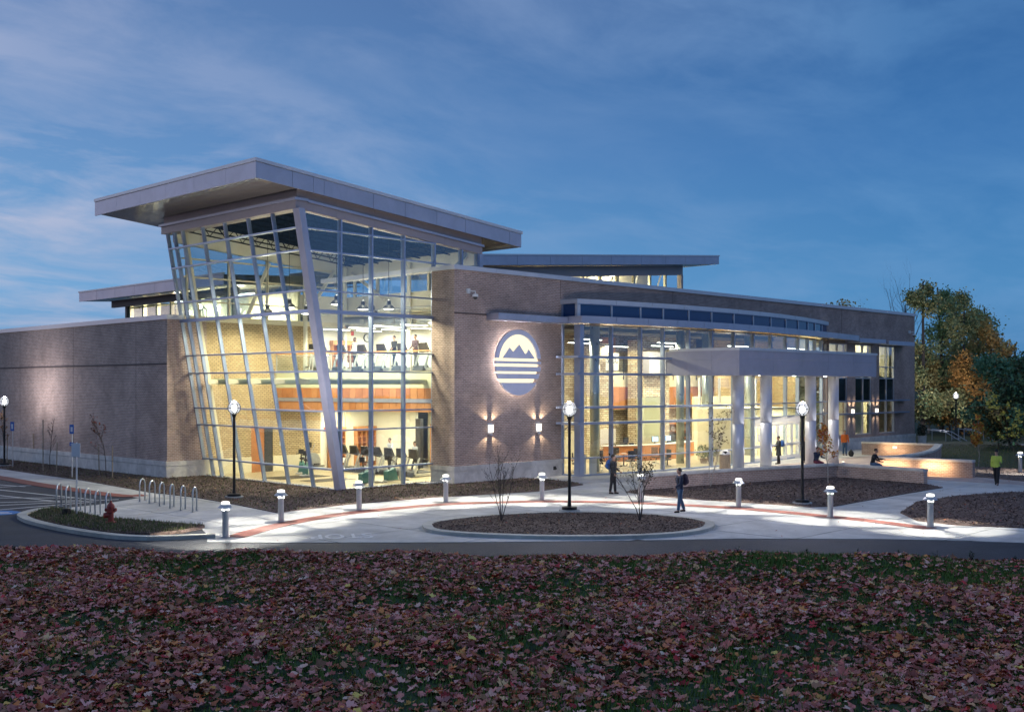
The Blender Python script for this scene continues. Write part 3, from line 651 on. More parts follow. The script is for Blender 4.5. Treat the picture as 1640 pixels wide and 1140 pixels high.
def basepanels(x0, x1, y, st=1.5):
    x = x0
    while x < x1-.05:
        e = min(x1, x+st-.006); part('limestone_panel', bx(x, e, y-.09, y+.3, -.1, .66), 'lime', mw); part('limestone_cap', bx(x, e, y-.12, y+.3, .67, .92), 'lime', mw); x += st
basepanels(37.82, 45.83, YB); basepanels(75.7, 90.83, YB)
part('limestone_panel', bx(37.61, 37.82, YB-.09, YA, -.1, .66), 'lime', mw); part('limestone_cap', bx(37.58, 37.82, YB-.12, YA, .67, .92), 'lime', mw)
for x in (45.72, 56.2, 66.5, 78.0): part('control_joint', bx(x-.012, x+.012, YB-.004, YB, 9.8 if x < 76 else 8.7, 10.84), 'belt', mw)
for y in (58, 66, 74, 82, 90): part('control_joint', bx(XL-.004, XL, y-.012, y+.012, .93, 8.54), 'belt', lw)
x = 37.6
while x < 90.9: e = min(90.93, x+3.0); part('coping_panel', bx(x, e-.008, YB-.1, YB+.5, 10.85, 11.08), 'coping', mw); x += 3.0
part('coping_panel', bx(37.6, 38.2, YB+.5, 52, 10.85, 11.08), 'coping', mw); part('coping_panel', bx(90.33, 90.93, YB+.5, 75, 10.85, 11.08), 'coping', mw)
part('main_roof', bx(43.5, 90.4, YB+.4, 75, 10.3, 10.5), 'darkst', mw)
for x in (52, 57.5, 62, 66.5, 71.5): part('roof_stub', MB().tube([(x, YB+.6, 9.8), (x, YB+.6, 10.3)], .03, 5), 'coping', mw)
# ---- gym curtain wall, slanted side
def quadpane(parent, P0, P1, P2, P3, nrm, mat='glass', name='pane', th=.02):
    n_ = Vector(nrm)*th; a = [Vector(p) for p in (P0, P1, P2, P3)]
    part(name, MB().hexa([a[0], a[1], a[1]+n_, a[0]+n_, a[3], a[2], a[2]+n_, a[3]+n_]), mat, parent)
gs = sub('slanted_curtain_wall')
MY = [42.5, 44.53, 46.64, 48.78, 50.89, 52.91, 53.78, 54.5]
TOPL = 13.12
sl_ = Vector((-.18, 0, 1)).normalized(); on = Vector((-1, 0, -.18)).normalized()
def slbar(y, w, z0, z1, dep=.15, name='mullion', mat='mull', out_=.06):
    a, b = Vector((TX(z0), y, z0)), Vector((TX(z1), y, z1)); o_ = on*out_; i_ = -on*dep; s_ = Vector((0, w/2, 0))
    part(name, MB().hexa([a+o_-s_, a+i_-s_, a+i_+s_, a+o_+s_, b+o_-s_, b+i_-s_, b+i_+s_, b+o_+s_]), mat, gs)
for y in MY[1:]: slbar(y, .062, 0, TOPL)
slbar(53.5, .34, 0, TOPL, .55, 'raking_column', 'cream', -.35)
for y in MY[1:6]:
    part('raking_beam_bracket', MB().hexa([(TX(5.2)+.1, y-.06, 5.05), (TX(5.2)+1.0, y-.06, 5.1), (TX(5.2)+1.0, y+.06, 5.1), (TX(5.2)+.1, y+.06, 5.05), (TX(5.4)+.1, y-.06, 5.35), (TX(5.4)+1.0, y-.06, 5.25), (TX(5.4)+1.0, y+.06, 5.25), (TX(5.4)+.1, y+.06, 5.35)]), 'cream', gs)
part('brace_tube', MB().tube([(TX(5.2)+.85, 43.2, 5.2), (TX(5.2)+.85, 54.2, 5.2)], .16, 10), 'palegreen', gs)
part('brace_tube', MB().tube([(TX(5.2)+.85, 43.2, 5.2), (37.9, 43.2, 5.2)], .16, 10), 'palegreen', gs)
for z in ROWS:
    if z > 12.9: continue
    w = .07 if z != 8.47 else .16
    part('transom', bx(TX(z)-.09, TX(z)+.15, 42.45, 54.5, z-w/2, z+w/2), 'mull', gs)
part('sill', bx(TX(0)-.22, TX(0)+.2, 42.3, 54.5, -.05, .07), 'mull', gs)
zz = [.07]+ROWS+[TOPL]
for a in range(len(MY)-1):
    for b in range(len(zz)-1):
        z0, z1, y0, y1 = zz[b], zz[b+1], MY[a], MY[a+1]
        quadpane(gs, (TX(z0), y0, z0), (TX(z0), y1, z0), (TX(z1), y1, z1), (TX(z1), y0, z1), (1, 0, 0))
part('head', bx(TX(TOPL)-.12, TX(TOPL)+.5, 42.4, 54.9, TOPL, TOPL+.38), 'frieze', gs)
part('head_ledge', bx(TX(TOPL)-.25, TX(TOPL)+.5, 42.27, 54.95, TOPL+.382, TOPL+.5), 'metal', gs)
part('frieze_panel', bx(TX(TOPL)-.02, TX(TOPL)+.5, 42.45, 54.8, TOPL+.502, 14.05), 'frieze', gs)
# big corner post
cp = MB()
for (z0, z1) in ((0, TOPL),):
    a, b = TX(z0), TX(z1); cp.hexa([(a-.14, 42.12, z0), (a+.16, 42.12, z0), (a+.16, 42.6, z0), (a-.14, 42.6, z0), (b-.14, 42.12, z1), (b+.16, 42.12, z1), (b+.16, 42.6, z1), (b-.14, 42.6, z1)])
part('corner_post', cp, 'metal', gs)
cp = MB(); a, b = TX(0), TX(TOPL); cp.hexa([(a+.16, 42.32, 0), (a+.34, 42.32, 0), (a+.34, 42.5, 0), (a+.16, 42.5, 0), (b+.16, 42.32, TOPL), (b+.34, 42.32, TOPL), (b+.34, 42.5, TOPL), (b+.16, 42.5, TOPL)])
part('corner_trim', cp, 'mull', gs)
# ---- gym curtain wall, front
ga = sub('front_curtain_wall'); MXA = [31.9, 33.77, 35.82, 37.86]; MXU = [39.78, 40.94]
for x in MXA: part('mullion', bx(x-.04, x+.04, YA-.08, YA+.2, 0, TOPZ(x)), 'mull', ga)
for x in MXU: part('mullion', bx(x-.04, x+.04, YA-.08, YA+.2, 10.9, TOPZ(x)), 'mull', ga)
part('corner_pilaster', bx(40.98, 41.25, YA-.12, YA+.3, 10.9, TOPZ(41.2)), 'metal', ga)
for z in ROWS:
    x1 = 37.9 if z < 11 else min(41.2, 29.4+(13.12-z)/.093-.3); w = .07 if z != 8.47 else .17
    part('transom', bx(TX(z)+.3, x1, YA-.09, YA+.15, z-w/2, z+w/2), 'mull', ga)
part('sill', bx(TX(0)+.1, 37.65, YA-.3, YA+.15, -.05, .07), 'mull', ga)
for a in range(-1, 3):
    x0 = None if a < 0 else MXA[a]; x1 = MXA[a+1]
    for b in range(len(zz)-1):
        z0 = zz[b]; z1 = zz[b+1]; zl = z1; zr = z1
        if b == len(zz)-2: zl = TOPZ(x0 if x0 else TX(13)); zr = TOPZ(x1)
        xa = x0 if x0 else TX(z0)+.3; xb = x0 if x0 else TX(z1)+.3
        quadpane(ga, (xa, YA, z0), (x1, YA, z0), (x1, YA, zr), (xb, YA, zl), (0, 1, 0))
for x0, x1 in ((37.86, 39.78), (39.78, 40.94)):
    quadpane(ga, (x0, YA, 11.0), (x1, YA, 11.0), (x1, YA, min(12.3, TOPZ(x1))), (x0, YA, min(12.3, TOPZ(x0))), (0, 1, 0))
def sloped(x0, x1, y0, y1, zb, zt, mat, name, parent):
    part(name, MB().hexa([(x0, y0, zb(x0)), (x1, y0, zb(x1)), (x1, y1, zb(x1)), (x0, y1, zb(x0)), (x0, y0, zt(x0)), (x1, y0, zt(x1)), (x1, y1, zt(x1)), (x0, y1, zt(x0))]), mat, parent)
xx = [TX(TOPL)+.5, 31.6, 33.9, 36.2, 38.5, 41.22]
for a in range(5):
    sloped(xx[a]+.005, xx[a+1]-.005, YA-.1, YA+.3, lambda x: TOPZ(x), lambda x: TOPZ(x)+.38, 'frieze', 'head', ga)
    sloped(xx[a]+.005, xx[a+1]-.005, YA-.05, YA+.3, lambda x: TOPZ(x)+.502, lambda x: TOPZ(x)+.95, 'frieze', 'frieze_panel', ga)
sloped(TX(TOPL)+.5, 41.25, YA-.23, YA+.3, lambda x: TOPZ(x)+.382, lambda x: TOPZ(x)+.5, 'metal', 'head_ledge', ga)
part('bed_sill', bx(36.4, 37.9, YA-.9, YA-.35, -.02, .09), 'coping', ga)
# ---- gym roof
gr = sub('gym_roof'); RX0, RX1, RY0, RY1 = 26.84, 43.72, 41.9, 57.6
RT = lambda x: 15.02-.0926*(x-RX0); RBt = lambda x: RT(x)-.88; RS = lambda x: RT(x)-.80
sloped(RX0+.06, RX1-.06, RY0+.06, RY1-.06, lambda x: RT(x)-.35, lambda x: RT(x)-.05, 'darkst', 'roof_deck', gr)
def soff():
    xs1 = np.linspace(RX0+.05, RX1-.05, 8); ys1 = [RY0+.05, 45.2, 48.3, 51.4, 54.5, RY1-.05]
    for a in range(7):
        for b in range(5):
            if 1 < 0: pass
            sloped(xs1[a]+.008, xs1[a+1]-.008, ys1[b]+.008, ys1[b+1]-.008, lambda x: RS(x)+.03, lambda x: RS(x)+.06, 'soffit', 'soffit_panel', gr)
# soffit only outside the walls
xs1 = [RX0+.05, 28.1, 29.3]; ys1 = [RY0+.05, 45.0, 48.1, 51.2, 54.3, RY1-.05]
for a in range(2):
    for b in range(5): sloped(xs1[a]+.006, xs1[a+1]-.006, ys1[b]+.006, ys1[b+1]-.006, lambda x: RS(x)+.03, lambda x: RS(x)+.06, 'soffit', 'soffit_panel', gr)
xs2 = [29.3, 32, 34.7, 37.4, 40.1, 41.3]
for a in range(5):
    sloped(xs2[a]+.006, xs2[a+1]-.006, RY0+.05, YA-.05, lambda x: RS(x)+.03, lambda x: RS(x)+.06, 'soffit', 'soffit_panel', gr)
    sloped(xs2[a]+.006, xs2[a+1]-.006, 54.9, RY1-.05, lambda x: RS(x)+.03, lambda x: RS(x)+.06, 'soffit', 'soffit_panel', gr)
for b in range(5): sloped(41.3, RX1-.05, ys1[b]+.006, ys1[b+1]-.006, lambda x: RS(x)+.03, lambda x: RS(x)+.06, 'soffit', 'soffit_panel', gr)
ysf = [RY0, 44.4, 47.2, 49.9, 52.5, 55.1, RY1]
for b in range(6): sloped(RX0, RX0+.06, ysf[b]+.006, ysf[b+1]-.006, RBt, lambda x: RT(x)-.16, 'metal', 'fascia_panel', gr)
xsf = [RX0, 28.75, 29.9, 30.5, 33.4, 35.4, 37.5, 39.5, 42.8, RX1]
for b in range(9): sloped(xsf[b]+.008, xsf[b+1]-.008, RY0-.0, RY0+.06, RBt, lambda x: RT(x)-.16, 'metal', 'fascia_panel', gr)
sloped(RX1-.06, RX1, RY0+.07, RY1, RBt, lambda x: RT(x)-.16, 'metal', 'fascia_panel', gr)
sloped(RX0-.05, RX1+.05, RY0-.06, RY0+.10, lambda x: RT(x)-.15, lambda x: RT(x), 'coping', 'roof_edge_trim', gr)
sloped(RX0-.05, RX0+.10, RY0+.105, RY1, lambda x: RT(x)-.15, lambda x: RT(x), 'coping', 'roof_edge_trim', gr)
# ---- gym shell behind: side + back above the low roofs, clerestories
gi = sub('gym_interior')
part('floor', bx(31.6, 45, YA+.16, 56, -.04, .03), 'floor_in', gi)
part('rubber_mat', bx(33.0, 36.2, 49.2, 51.0, .031, .045), 'blackpl', gi); part('rubber_mat', bx(33.4, 36.0, 46.6, 48.0, .031, .045), 'blackpl', gi)
part('interior_brick_wall', bx(TX(1)+.2, 34.6, YL, YL+.3, .92, 8.5), 'brick_in', gi); part('interior_brick_wall', bx(36.05, 39.4, YL, YL+.3, .92, 8.5), 'brick_in', gi); part('interior_brick_wall', bx(34.6, 36.05, YL, YL+.3, 2.6, 8.5), 'brick_in', gi)
part('wall_base', bx(TX(1)+.2, 34.6, YL-.04, YL+.3, 0, .915), 'cream', gi); part('wall_base', bx(36.05, 39.4, YL-.04, YL+.3, 0, .915), 'cream', gi)
dr = part('wood_door', bx(34.62, 35.5, YL+.05, YL+.1, .03, 2.58), 'wood', gi); part('door_frame', bx(35.5, 36.05, YL+.02, YL+.2, .03, 2.6), 'darkst', gi)
part('brick_ledge', bx(TX(6)+.2, 39.4, YL-.02, YL, 6.1, 6.18), 'brick_in', gi)
part('outlet', bx(36.5, 36.62, YL-.03, YL, 1.5, 1.75), 'white', gi); part('outlet', bx(38.3, 38.42, YL-.03, YL, 1.3, 1.5), 'white', gi)
part('white_wall', bx(39.4, 43.4, YL, YL+.3, 0, 9.4), 'white_in', gi); part('white_wall', bx(43.4, 43.6, YA, YL+.3, 3.6, 9.4), 'white_in', gi)
part('block_wall', bx(43.4, 43.6, YA, 48.3, 0, 3.6), 'block_in', gi); part('white_wall', bx(43.4, 43.6, 50.4, YL, 0, 3.6), 'white_in', gi)
part('white_wall', bx(44.9, 45.1, 48.0, 51, 0, 3.6), 'cream', gi); part('wood_door', bx(43.5, 43.56, 48.3, 49.2, .03, 2.7), 'wood', gi); part('door_frame', bx(43.38, 43.62, 49.95, 50.4, .03, 3.0), 'darkst', gi)
part('white_wall', bx(37.9, 43.4, YA+.05, YA+.25, 0, 9.4), 'cream', gi)
part('wall_pilaster', bx(41.2, 41.6, YL-.12, YL, 0, 9.4), 'cream', gi)
# mezzanine: edge runs from (36.2, 54.5) to (37.9, 42.7)
E0, E1 = (36.2, 54.45), (37.9, 42.75); exy = lambda t: (E0[0]+(E1[0]-E0[0])*t, E0[1]+(E1[1]-E0[1])*t)
part('upper_floor', MB().prism([E0, E1, (43.4, 42.75), (43.4, 54.45)], 4.86, 5.72), 'palegreen', gi)
part('upper_floor_carpet', MB().prism([(E0[0]+.02, E0[1]), (E1[0]+.02, E1[1]), (43.4, 42.75), (43.4, 54.45)], 5.725, 5.75), 'carpet', gi)
part('lower_ceiling', MB().prism([(E0[0]+.15, E0[1]), (E1[0]+.15, E1[1]), (43.4, 42.75), (43.4, 54.45)], 3.62, 3.7), 'cream', gi)
def edgebox(t0, t1, o0, o1, z0, z1):
    a, b = exy(t0), exy(t1); return MB().prism([(a[0]+o0, a[1]), (b[0]+o0, b[1]), (b[0]+o1, b[1]), (a[0]+o1, a[1])], z0, z1)
for q in range(24):
    part('wood_panel', edgebox(q/24+.001, (q+1)/24-.001, .0, .12, 4.3, 4.85), 'wood' if q % 3 else 'wood2', gi); part('wood_panel', edgebox(q/24+.001, (q+1)/24-.001, .0, .12, 3.6, 4.08), 'wood2' if q % 4 else 'wood', gi)
part('steel_band', edgebox(0, 1, -.03, .12, 4.09, 4.29), 'metal', gi)
rl = sub('mezzanine_railing')
part('wood_handrail', edgebox(0, 1, .02, .14, 6.78, 6.84), 'wood2', rl); part('rail_bar', edgebox(0, 1, .06, .10, 6.66, 6.69), 'silver', rl)
for q in range(9):
    a = exy(q/8); part('rail_post', bx(a[0]+.05, a[0]+.11, a[1]-.03 if q else a[1], a[1]+.03 if q else a[1]+.05, 5.72, 6.78), 'silver', rl)
for q in range(8): part('pane', edgebox(q/8+.006, (q+1)/8-.006, .07, .085, 5.8, 6.62), 'glass', rl)
for q in range(7):
    a = exy(q/7*.96+.02); part('floor_bolt', MB().tube([(a[0]-.03, a[1], 5.3), (a[0], a[1], 5.3)], .05, 6), 'darkst', gi)
# upper volume: back clerestory (Y = 54.5) and inner side clerestory (X = 41.2)
ub = sub('clerestory')
sloped(TX(12.5)+.4, 41.2, YL, YL+.3, lambda x: TOPZ(x)-.35, lambda x: TOPZ(x)+.9, 'white_in', 'clerestory_beam', ub)
part('clerestory_beam', bx(TX(8.6)+.2, 41.2, YL-.02, YL+.3, 8.5, 8.8), 'cream', ub)
cxs = [30.6, 33.2, 35.7, 38.3, 41.1]
for x in cxs: part('clerestory_mullion', bx(x-.06, x+.06, YL, YL+.15, 8.8, TOPZ(x)-.35), 'cream', ub)
for z in (9.6, 10.9, 11.9): part('clerestory_bar', bx(30.3, 41.2, YL-.01, YL+.12, z-.04, z+.04), 'cream', ub)
for a in range(4):
    x0, x1 = cxs[a], cxs[a+1]
    quadpane(ub, (x0, YL+.05, 8.8), (x1, YL+.05, 8.8), (x1, YL+.05, TOPZ(x1)-.35), (x0, YL+.05, TOPZ(x0)-.35), (0, 1, 0))
part('upper_wall_band', bx(41.2, 41.4, YA+.15, YL, 9.35, 10.35), 'white_in', ub); part('upper_wall_band', bx(37.9, 41.2, YL-.1, YL-.02, 9.35, 10.35), 'white_in', ub)
part('upper_wall_head', bx(41.2, 41.4, YA+.15, YL, 11.5, 12.3), 'white_in', ub)
for y in (44.5, 46.8, 49.1, 51.4, 53.6): part('clerestory_mullion', bx(41.22, 41.38, y-.08, y+.08, 10.35, 11.5), 'white_in', ub)
ys_ = [42.7, 44.5, 46.8, 49.1, 51.4, 53.6, 54.5]
for a in range(6): quadpane(ub, (41.3, ys_[a], 10.35), (41.3, ys_[a+1], 10.35), (41.3, ys_[a+1], 11.5), (41.3, ys_[a], 11.5), (1, 0, 0))
part('room_ceiling', bx(41.4, 43.6, YA, YL+.3, 9.4, 9.5), 'white_in', ub); part('low_roof', bx(41.4, 45, YA, 62, 9.6, 9.75), 'darkst', ub)
for (p, q) in (((38.2, 54.2, 9.2), (40.2, 54.2, 11.9)), ((34.2, 54.2, 9.0), (35.6, 54.2, 12.0)), ((41.0, 53.5, 11.8), (41.0, 50.4, 10.0)), ((41.0, 46.4, 10.0), (41.0, 43.6, 11.9)), ((39.6, 43.0, 11.0), (40.6, 43.0, 12.1))):
    part('diagonal_brace', MB().tube([p, q], .12, 4), 'white_in', ub)
for p in ((38.1, 54.2), (41.0, 54.2), (41.0, 48.2)): part('steel_column', MB().tube([(*p, 5.75), (*p, 12.2)], .13, 8), 'white_in', ub)
# ceiling deck + bar joists
jt = sub('roof_joists')
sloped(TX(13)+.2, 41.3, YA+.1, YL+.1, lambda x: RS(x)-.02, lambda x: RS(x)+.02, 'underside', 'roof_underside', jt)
for jy in np.linspace(43.6, 53.6, 9):
    m_ = MB(); zt = lambda x: RS(x)-.08; x0, x1 = 29.9, 41.1; k = 22
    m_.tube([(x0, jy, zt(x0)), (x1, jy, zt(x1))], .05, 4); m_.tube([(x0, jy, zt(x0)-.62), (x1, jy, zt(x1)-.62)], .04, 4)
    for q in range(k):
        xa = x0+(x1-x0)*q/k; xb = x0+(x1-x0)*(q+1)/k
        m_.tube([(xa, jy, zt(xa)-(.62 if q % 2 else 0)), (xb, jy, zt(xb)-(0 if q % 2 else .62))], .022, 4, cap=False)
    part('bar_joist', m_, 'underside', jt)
# duct and hanging strips in the upper room
dc = sub('ventilation_duct')
part('duct_tube', MB().tube([(40.3, 53.2, 8.75), (42.2, 46.0, 8.75), (42.5, 43.4, 8.75)], .34, 16), 'galv', dc)
for t in (.15, .45, .75):
    part('duct_grille', MB().cbox((40.05+2*t, 52.9-7*t, 8.72), (.06, .7, .32)), 'silver', dc)
for y in (44, 46, 48, 50, 52): part('conduit', MB().tube([(38.6, y, 9.15), (43.3, y, 9.15)], .04, 5), 'galv', dc)
part('conduit', MB().tube([(39.2, 43, 9.25), (39.2, 54, 9.25)], .05, 5), 'galv', dc)
# ---- second roofs behind
br_ = sub('east_clerestory_roof')
ET = lambda x: 13.3+.081*(x-48.4); EB = lambda x: ET(x)-.72
ex = [45.0, 48.5, 51.8, 55, 58.3, 61.5, 65, 68, 70.6, 73.2, 75.2]
for a in range(10): sloped(ex[a]+.01, ex[a+1]-.01, 50, 50.06, EB, lambda x: ET(x)-.1, 'metal', 'fascia_panel', br_)
sloped(44.95, 75.25, 49.95, 50.12, lambda x: ET(x)-.095, ET, 'coping', 'roof_edge_trim', br_)
sloped(45, 75.2, 50.12, 66, lambda x: ET(x)-.5, lambda x: ET(x)-.12, 'darkst', 'roof_deck', br_); sloped(45, 75.2, 50.07, 66, lambda x: EB(x)+.02, lambda x: EB(x)+.06, 'soffit', 'soffit_panel', br_)
sloped(75.14, 75.2, 50.07, 66, EB, lambda x: ET(x)-.1, 'metal', 'fascia_panel', br_)
sloped(45.5, 71.9, 51.2, 51.5, lambda x: EB(x)-.75, EB, 'frieze', 'frieze_panel', br_)
e2 = np.linspace(54, 71.8, 10)
for a in range(9):
    x0, x1 = e2[a], e2[a+1]; sloped(x0-.09, x0+.09, 51.3, 51.5, lambda x: 10.5, lambda x: EB(x)-.75, 'cream', 'clerestory_mullion', br_)
    quadpane(br_, (x0, 51.4, 10.5), (x1, 51.4, 10.5), (x1, 51.4, EB(x1)-.75), (x0, 51.4, EB(x0)-.75), (0, 1, 0))
part('clerestory_bar', bx(54, 71.8, 51.28, 51.42, 12.15, 12.22), 'mull', br_); part('clerestory_corner', bx(71.7, 71.95, 51.2, 51.6, 10.5, EB(71.8)-.75), 'frieze', br_)
for x in (56, 59, 62, 65, 68, 71): part('diagonal_brace', MB().tube([(x-1.2, 53, 10.6), (x+.6, 53, EB(x)-.3)], .09, 4), 'white_in', br_)
sloped(54, 71.8, 54.6, 54.8, lambda x: EB(x)-1.35, lambda x: EB(x)-.3, 'cream', 'inner_beam', br_)
part('back_clerestory_wall', bx(54, 71.8, 59, 59.2, 10.5, 13.6), 'cream', br_)
wr = sub('west_clerestory_roof')
WT = lambda x: 11.55+.05*(x-34); WB = lambda x: WT(x)-.72
ey = np.linspace(56.5, 75.4, 8)
for a in range(7): sloped(34, 34.06, ey[a]+.01, ey[a+1]-.01, WB, lambda x: WT(x)-.1, 'metal', 'fascia_panel', wr)
sloped(33.95, 34.12, 56.5, 75.45, lambda x: WT(x)-.095, WT, 'coping', 'roof_edge_trim', wr)
sloped(34.12, 44, 56.5, 75.4, lambda x: WT(x)-.5, lambda x: WT(x)-.12, 'darkst', 'roof_deck', wr); sloped(34.07, 44, 56.5, 75.4, lambda x: WB(x)+.02, lambda x: WB(x)+.06, 'soffit', 'soffit_panel', wr)
part('frieze_panel', bx(35.2, 35.4, 57, 73.0, 10.35, 10.83), 'darkst', wr)
yy = np.linspace(57, 72, 9)
for a in range(8):
    part('clerestory_mullion', bx(36.0, 36.25, yy[a+1]-.17, yy[a+1]+.03, 9.1, 10.8), 'cream', wr); quadpane(wr, (36, yy[a], 9.1), (36, yy[a+1], 9.1), (36, yy[a+1], 10.8), (36, yy[a], 10.8), (1, 0, 0))
part('clerestory_sill', bx(35.2, 36.2, 57, 72.4, 8.85, 9.1), 'mull', wr); part('clerestory_end', bx(35.9, 44, 72.1, 72.4, 9.1, 10.8), 'darkst', wr)
part('clerestory_header', bx(36.05, 36.3, 57, 72, 10.3, 10.36), 'cream', wr); part('inner_wall', bx(39.5, 39.7, 57, 72, 8.8, 10.9), 'cream', wr)
for dyy in (0, .45): part('downpipe', MB().tube([(34.6, 62.0+dyy, 10.85), (34.9, 61.6+dyy, 10.4), (35.1, 60.2+dyy, 9.6), (35.1, 60.2+dyy, 8.7)], .05, 6), 'coping', wr)
# ---- curved glass bay
KC = 1.45/(58.6-45.83)**2; cv = lambda x: 38.2+KC*(x-58.6)**2
bay = sub('curved_glass_bay')
MX = [45.86, 48.15, 50.32, 52.16, 54.41, 56.63, 59.03, 61.38, 63.78, 66.15, 68.37, 70.36, 72.07, 73.95, 75.66]
def dirn(x):
    s_ = 2*KC*(x-58.6); d_ = np.array((1, s_)); return d_/np.linalg.norm(d_)
def curvebar(x0, x1, z0, z1, out0, out1, mat, name, parent=bay, n=14):
    path = []
    for x in np.linspace(x0, x1, n):
        d_ = dirn(x); nn = np.array((d_[1], -d_[0])); m = (out0+out1)/2; path.append((x+nn[0]*m, cv(x)+nn[1]*m))
    return part(name, ribbon_mb(path, abs(out1-out0), z0, z1), mat, parent)
BZ = [.02, .99, 2.92, 3.79, 5.62, 6.55, 8.35]
DOORB = (7, 8, 9)
for a in range(14):
    x0, x1 = MX[a], MX[a+1]; p0, p1 = (x0, cv(x0)), (x1, cv(x1)); d_ = dirn((x0+x1)/2); nn = (d_[1]*-1, d_[0])
    for b in range(6):
        if a in DOORB and b < 2: continue
        if a >= 4 and b == 4: z0, z1 = BZ[4], BZ[5]
        quadpane(bay, (*p0, BZ[b]), (*p1, BZ[b]), (*p1, BZ[b+1]), (*p0, BZ[b+1]), (nn[0], nn[1], 0))
    quadpane(bay, (*p0, 8.8), (*p1, 8.8), (*p1, 9.5), (*p0, 9.5), (nn[0], nn[1], 0), 'spandrel', 'clerestory_pane')
for k_, x in enumerate(MX[:-1]):
    y = cv(x); w = .05 if k_ else .16
    m_ = MB().box(x-w, x+w, y-.12 if k_ else y-.3, y+.14, 0, 8.35); part('mullion', m_, 'mull', bay)
    part('mullion', bx(x-w*.8, x+w*.8, y-.07, y+.1, 8.8, 9.5), 'coping', bay)
for z in BZ[1:6]: curvebar(45.9, 75.6, z-.035, z+.035, -.1, .1, 'mull', 'transom')
curvebar(45.9, 75.6, 0, .1, -.08, .1, 'mull', 'sill')
curvebar(45.9, 75.6, 8.28, 8.36, -.1, .12, 'soffit', 'head')
ce = np.linspace(45.7, 75.75, 12)
for a in range(11): curvebar(ce[a]+.01, ce[a+1]-.01, 9.5, 9.75, -.2, .14, 'coping', 'coping_panel', n=4)
curvebar(45.8, 75.7, 9.46, 9.5, -.3, .1, 'mull', 'clerestory_head')
# roof of the bay
rf = [(x, cv(x)+.1) for x in np.linspace(45.9, 75.6, 16)]+[(75.6, YB), (45.9, YB)]
part('bay_roof', MB().prism(rf, 9.52, 9.6), 'darkst', bay)
# side return of the bay, facing left
part('mullion', bx(45.78, 45.9, YB-.12, YB, 0, 9.5), 'mull', bay)
for b in range(6): quadpane(bay, (45.83, 39.85, BZ[b]), (45.83, YB-.1, BZ[b]), (45.83, YB-.1, BZ[b+1]), (45.83, 39.85, BZ[b+1]), (1, 0, 0))
quadpane(bay, (45.83, 39.85, 8.8), (45.83, YB-.1, 8.8), (45.83, YB-.1, 9.5), (45.83, 39.85, 9.5), (1, 0, 0), 'spandrel', 'clerestory_pane')
for z in BZ[1:6]: part('transom', bx(45.75, 45.9, 39.8, YB, z-.035, z+.035), 'mull', bay)
part('coping_panel', bx(45.69, 45.9, 39.62, YB, 9.5, 9.75), 'coping', bay); part('sill', bx(45.72, 45.9, 39.62, YB, 0, .1), 'mull', bay)
# the eyebrow shelf
sh = sub('eyebrow_shelf')
se = np.linspace(45.4, 78.6, 15); yb = lambda x: cv(x)-.75 if x < 66 else cv(66)-.75+(x-66)*(.088)+ (x-66)**2*.004
def shbar(x0, x1, z0, z1, o0, mat, name, dep=.08):
    path = [(x, yb(x)+o0) for x in np.linspace(x0, x1, 5)]; part(name, ribbon_mb(path, dep, z0, z1), mat, sh)
for a in range(14): shbar(se[a]+.012, se[a+1]-.012, 8.38, 8.78, 0, 'metal', 'fascia_panel')
top = [(x, yb(x)+.04) for x in np.linspace(45.4, 78.6, 18)]+[(78.6, YB-.02), (45.4, YB-.02)]
part('shelf_soffit', MB().prism(top, 8.42, 8.46), 'soffit', sh)
part('shelf_top', MB().prism(top, 8.70, 8.74), 'metal', sh)
part('fascia_panel', bx(45.36, 45.44, 39.0, YB-.02, 8.38, 8.78), 'metal', sh)
part('fascia_panel', bx(78.56, 78.64, yb(78.6)+.05, YB-.02, 8.38, 8.78), 'metal', sh)
part('wall_shelf', bx(39.95, 42.7, YB-.9, YB-.01, 8.38, 8.72), 'metal', sh); part('wall_shelf', bx(42.71, 45.35, YB-.9, YB-.01, 8.38, 8.72), 'metal', sh)
part('wall_shelf', bx(79.0, 83.4, YB-1.0, YB-.01, 8.3, 8.62), 'metal', sh); part('wall_shelf', bx(83.9, 88.6, YB-1.0, YB-.01, 8.25, 8.57), 'metal', sh)
# sunshade blades
for z in (2.92, 3.79, 5.62, 6.55):
    xe = 58 if z < 4 else 53.2
    o_ = curvebar(45.6, xe, z-.06, z+.06, .12, .62, 'mull', 'sunshade_blade')
    part('sunshade_blade', bx(45.0, 45.75, 38.9, YB-.3, z-.06, z+.06), 'mull', bay)
for z in (2.8, 3.78): part('sunshade_blade', bx(75.8, 88.8, YB-.5, YB-.06, z-.05, z+.05), 'mull', bay)
# ---- portico
po = sub('entrance_portico'); PX0, PX1, PY0 = 52.2, 68.6, 33.4
for a, (x0, x1) in enumerate(((52.2, 55.8), (55.8, 59.0), (59.0, 62.2), (62.2, 65.4), (65.4, 68.6))):
    part('fascia_panel', bx(x0+.006, x1-.006, PY0, PY0+.1, 5.56, 6.45), 'portico', po); part('fascia_panel', bx(x0+.006, x1-.006, PY0+.004, PY0+.1, 6.457, 6.95), 'portico', po)
for y0, y1 in ((33.5, 35.2), (35.2, 36.8), (36.8, 38.4)):
    part('fascia_panel', bx(PX0, PX0+.1, y0+.006, y1-.006, 5.56, 6.45), 'portico', po); part('fascia_panel', bx(PX0+.004, PX0+.1, y0+.006, y1-.006, 6.457, 6.95), 'portico', po)
part('fascia_panel', bx(PX1-.1, PX1, 33.5, 38.6, 5.56, 6.95), 'portico', po)
part('cap_flashing', bx(PX0-.05, PX1+.05, PY0-.05, 38.1, 6.95, 7.1), 'coping', po)
part('portico_soffit', bx(PX0+.1, PX1-.1, PY0+.1, 38.15, 5.62, 5.66), 'white', po)
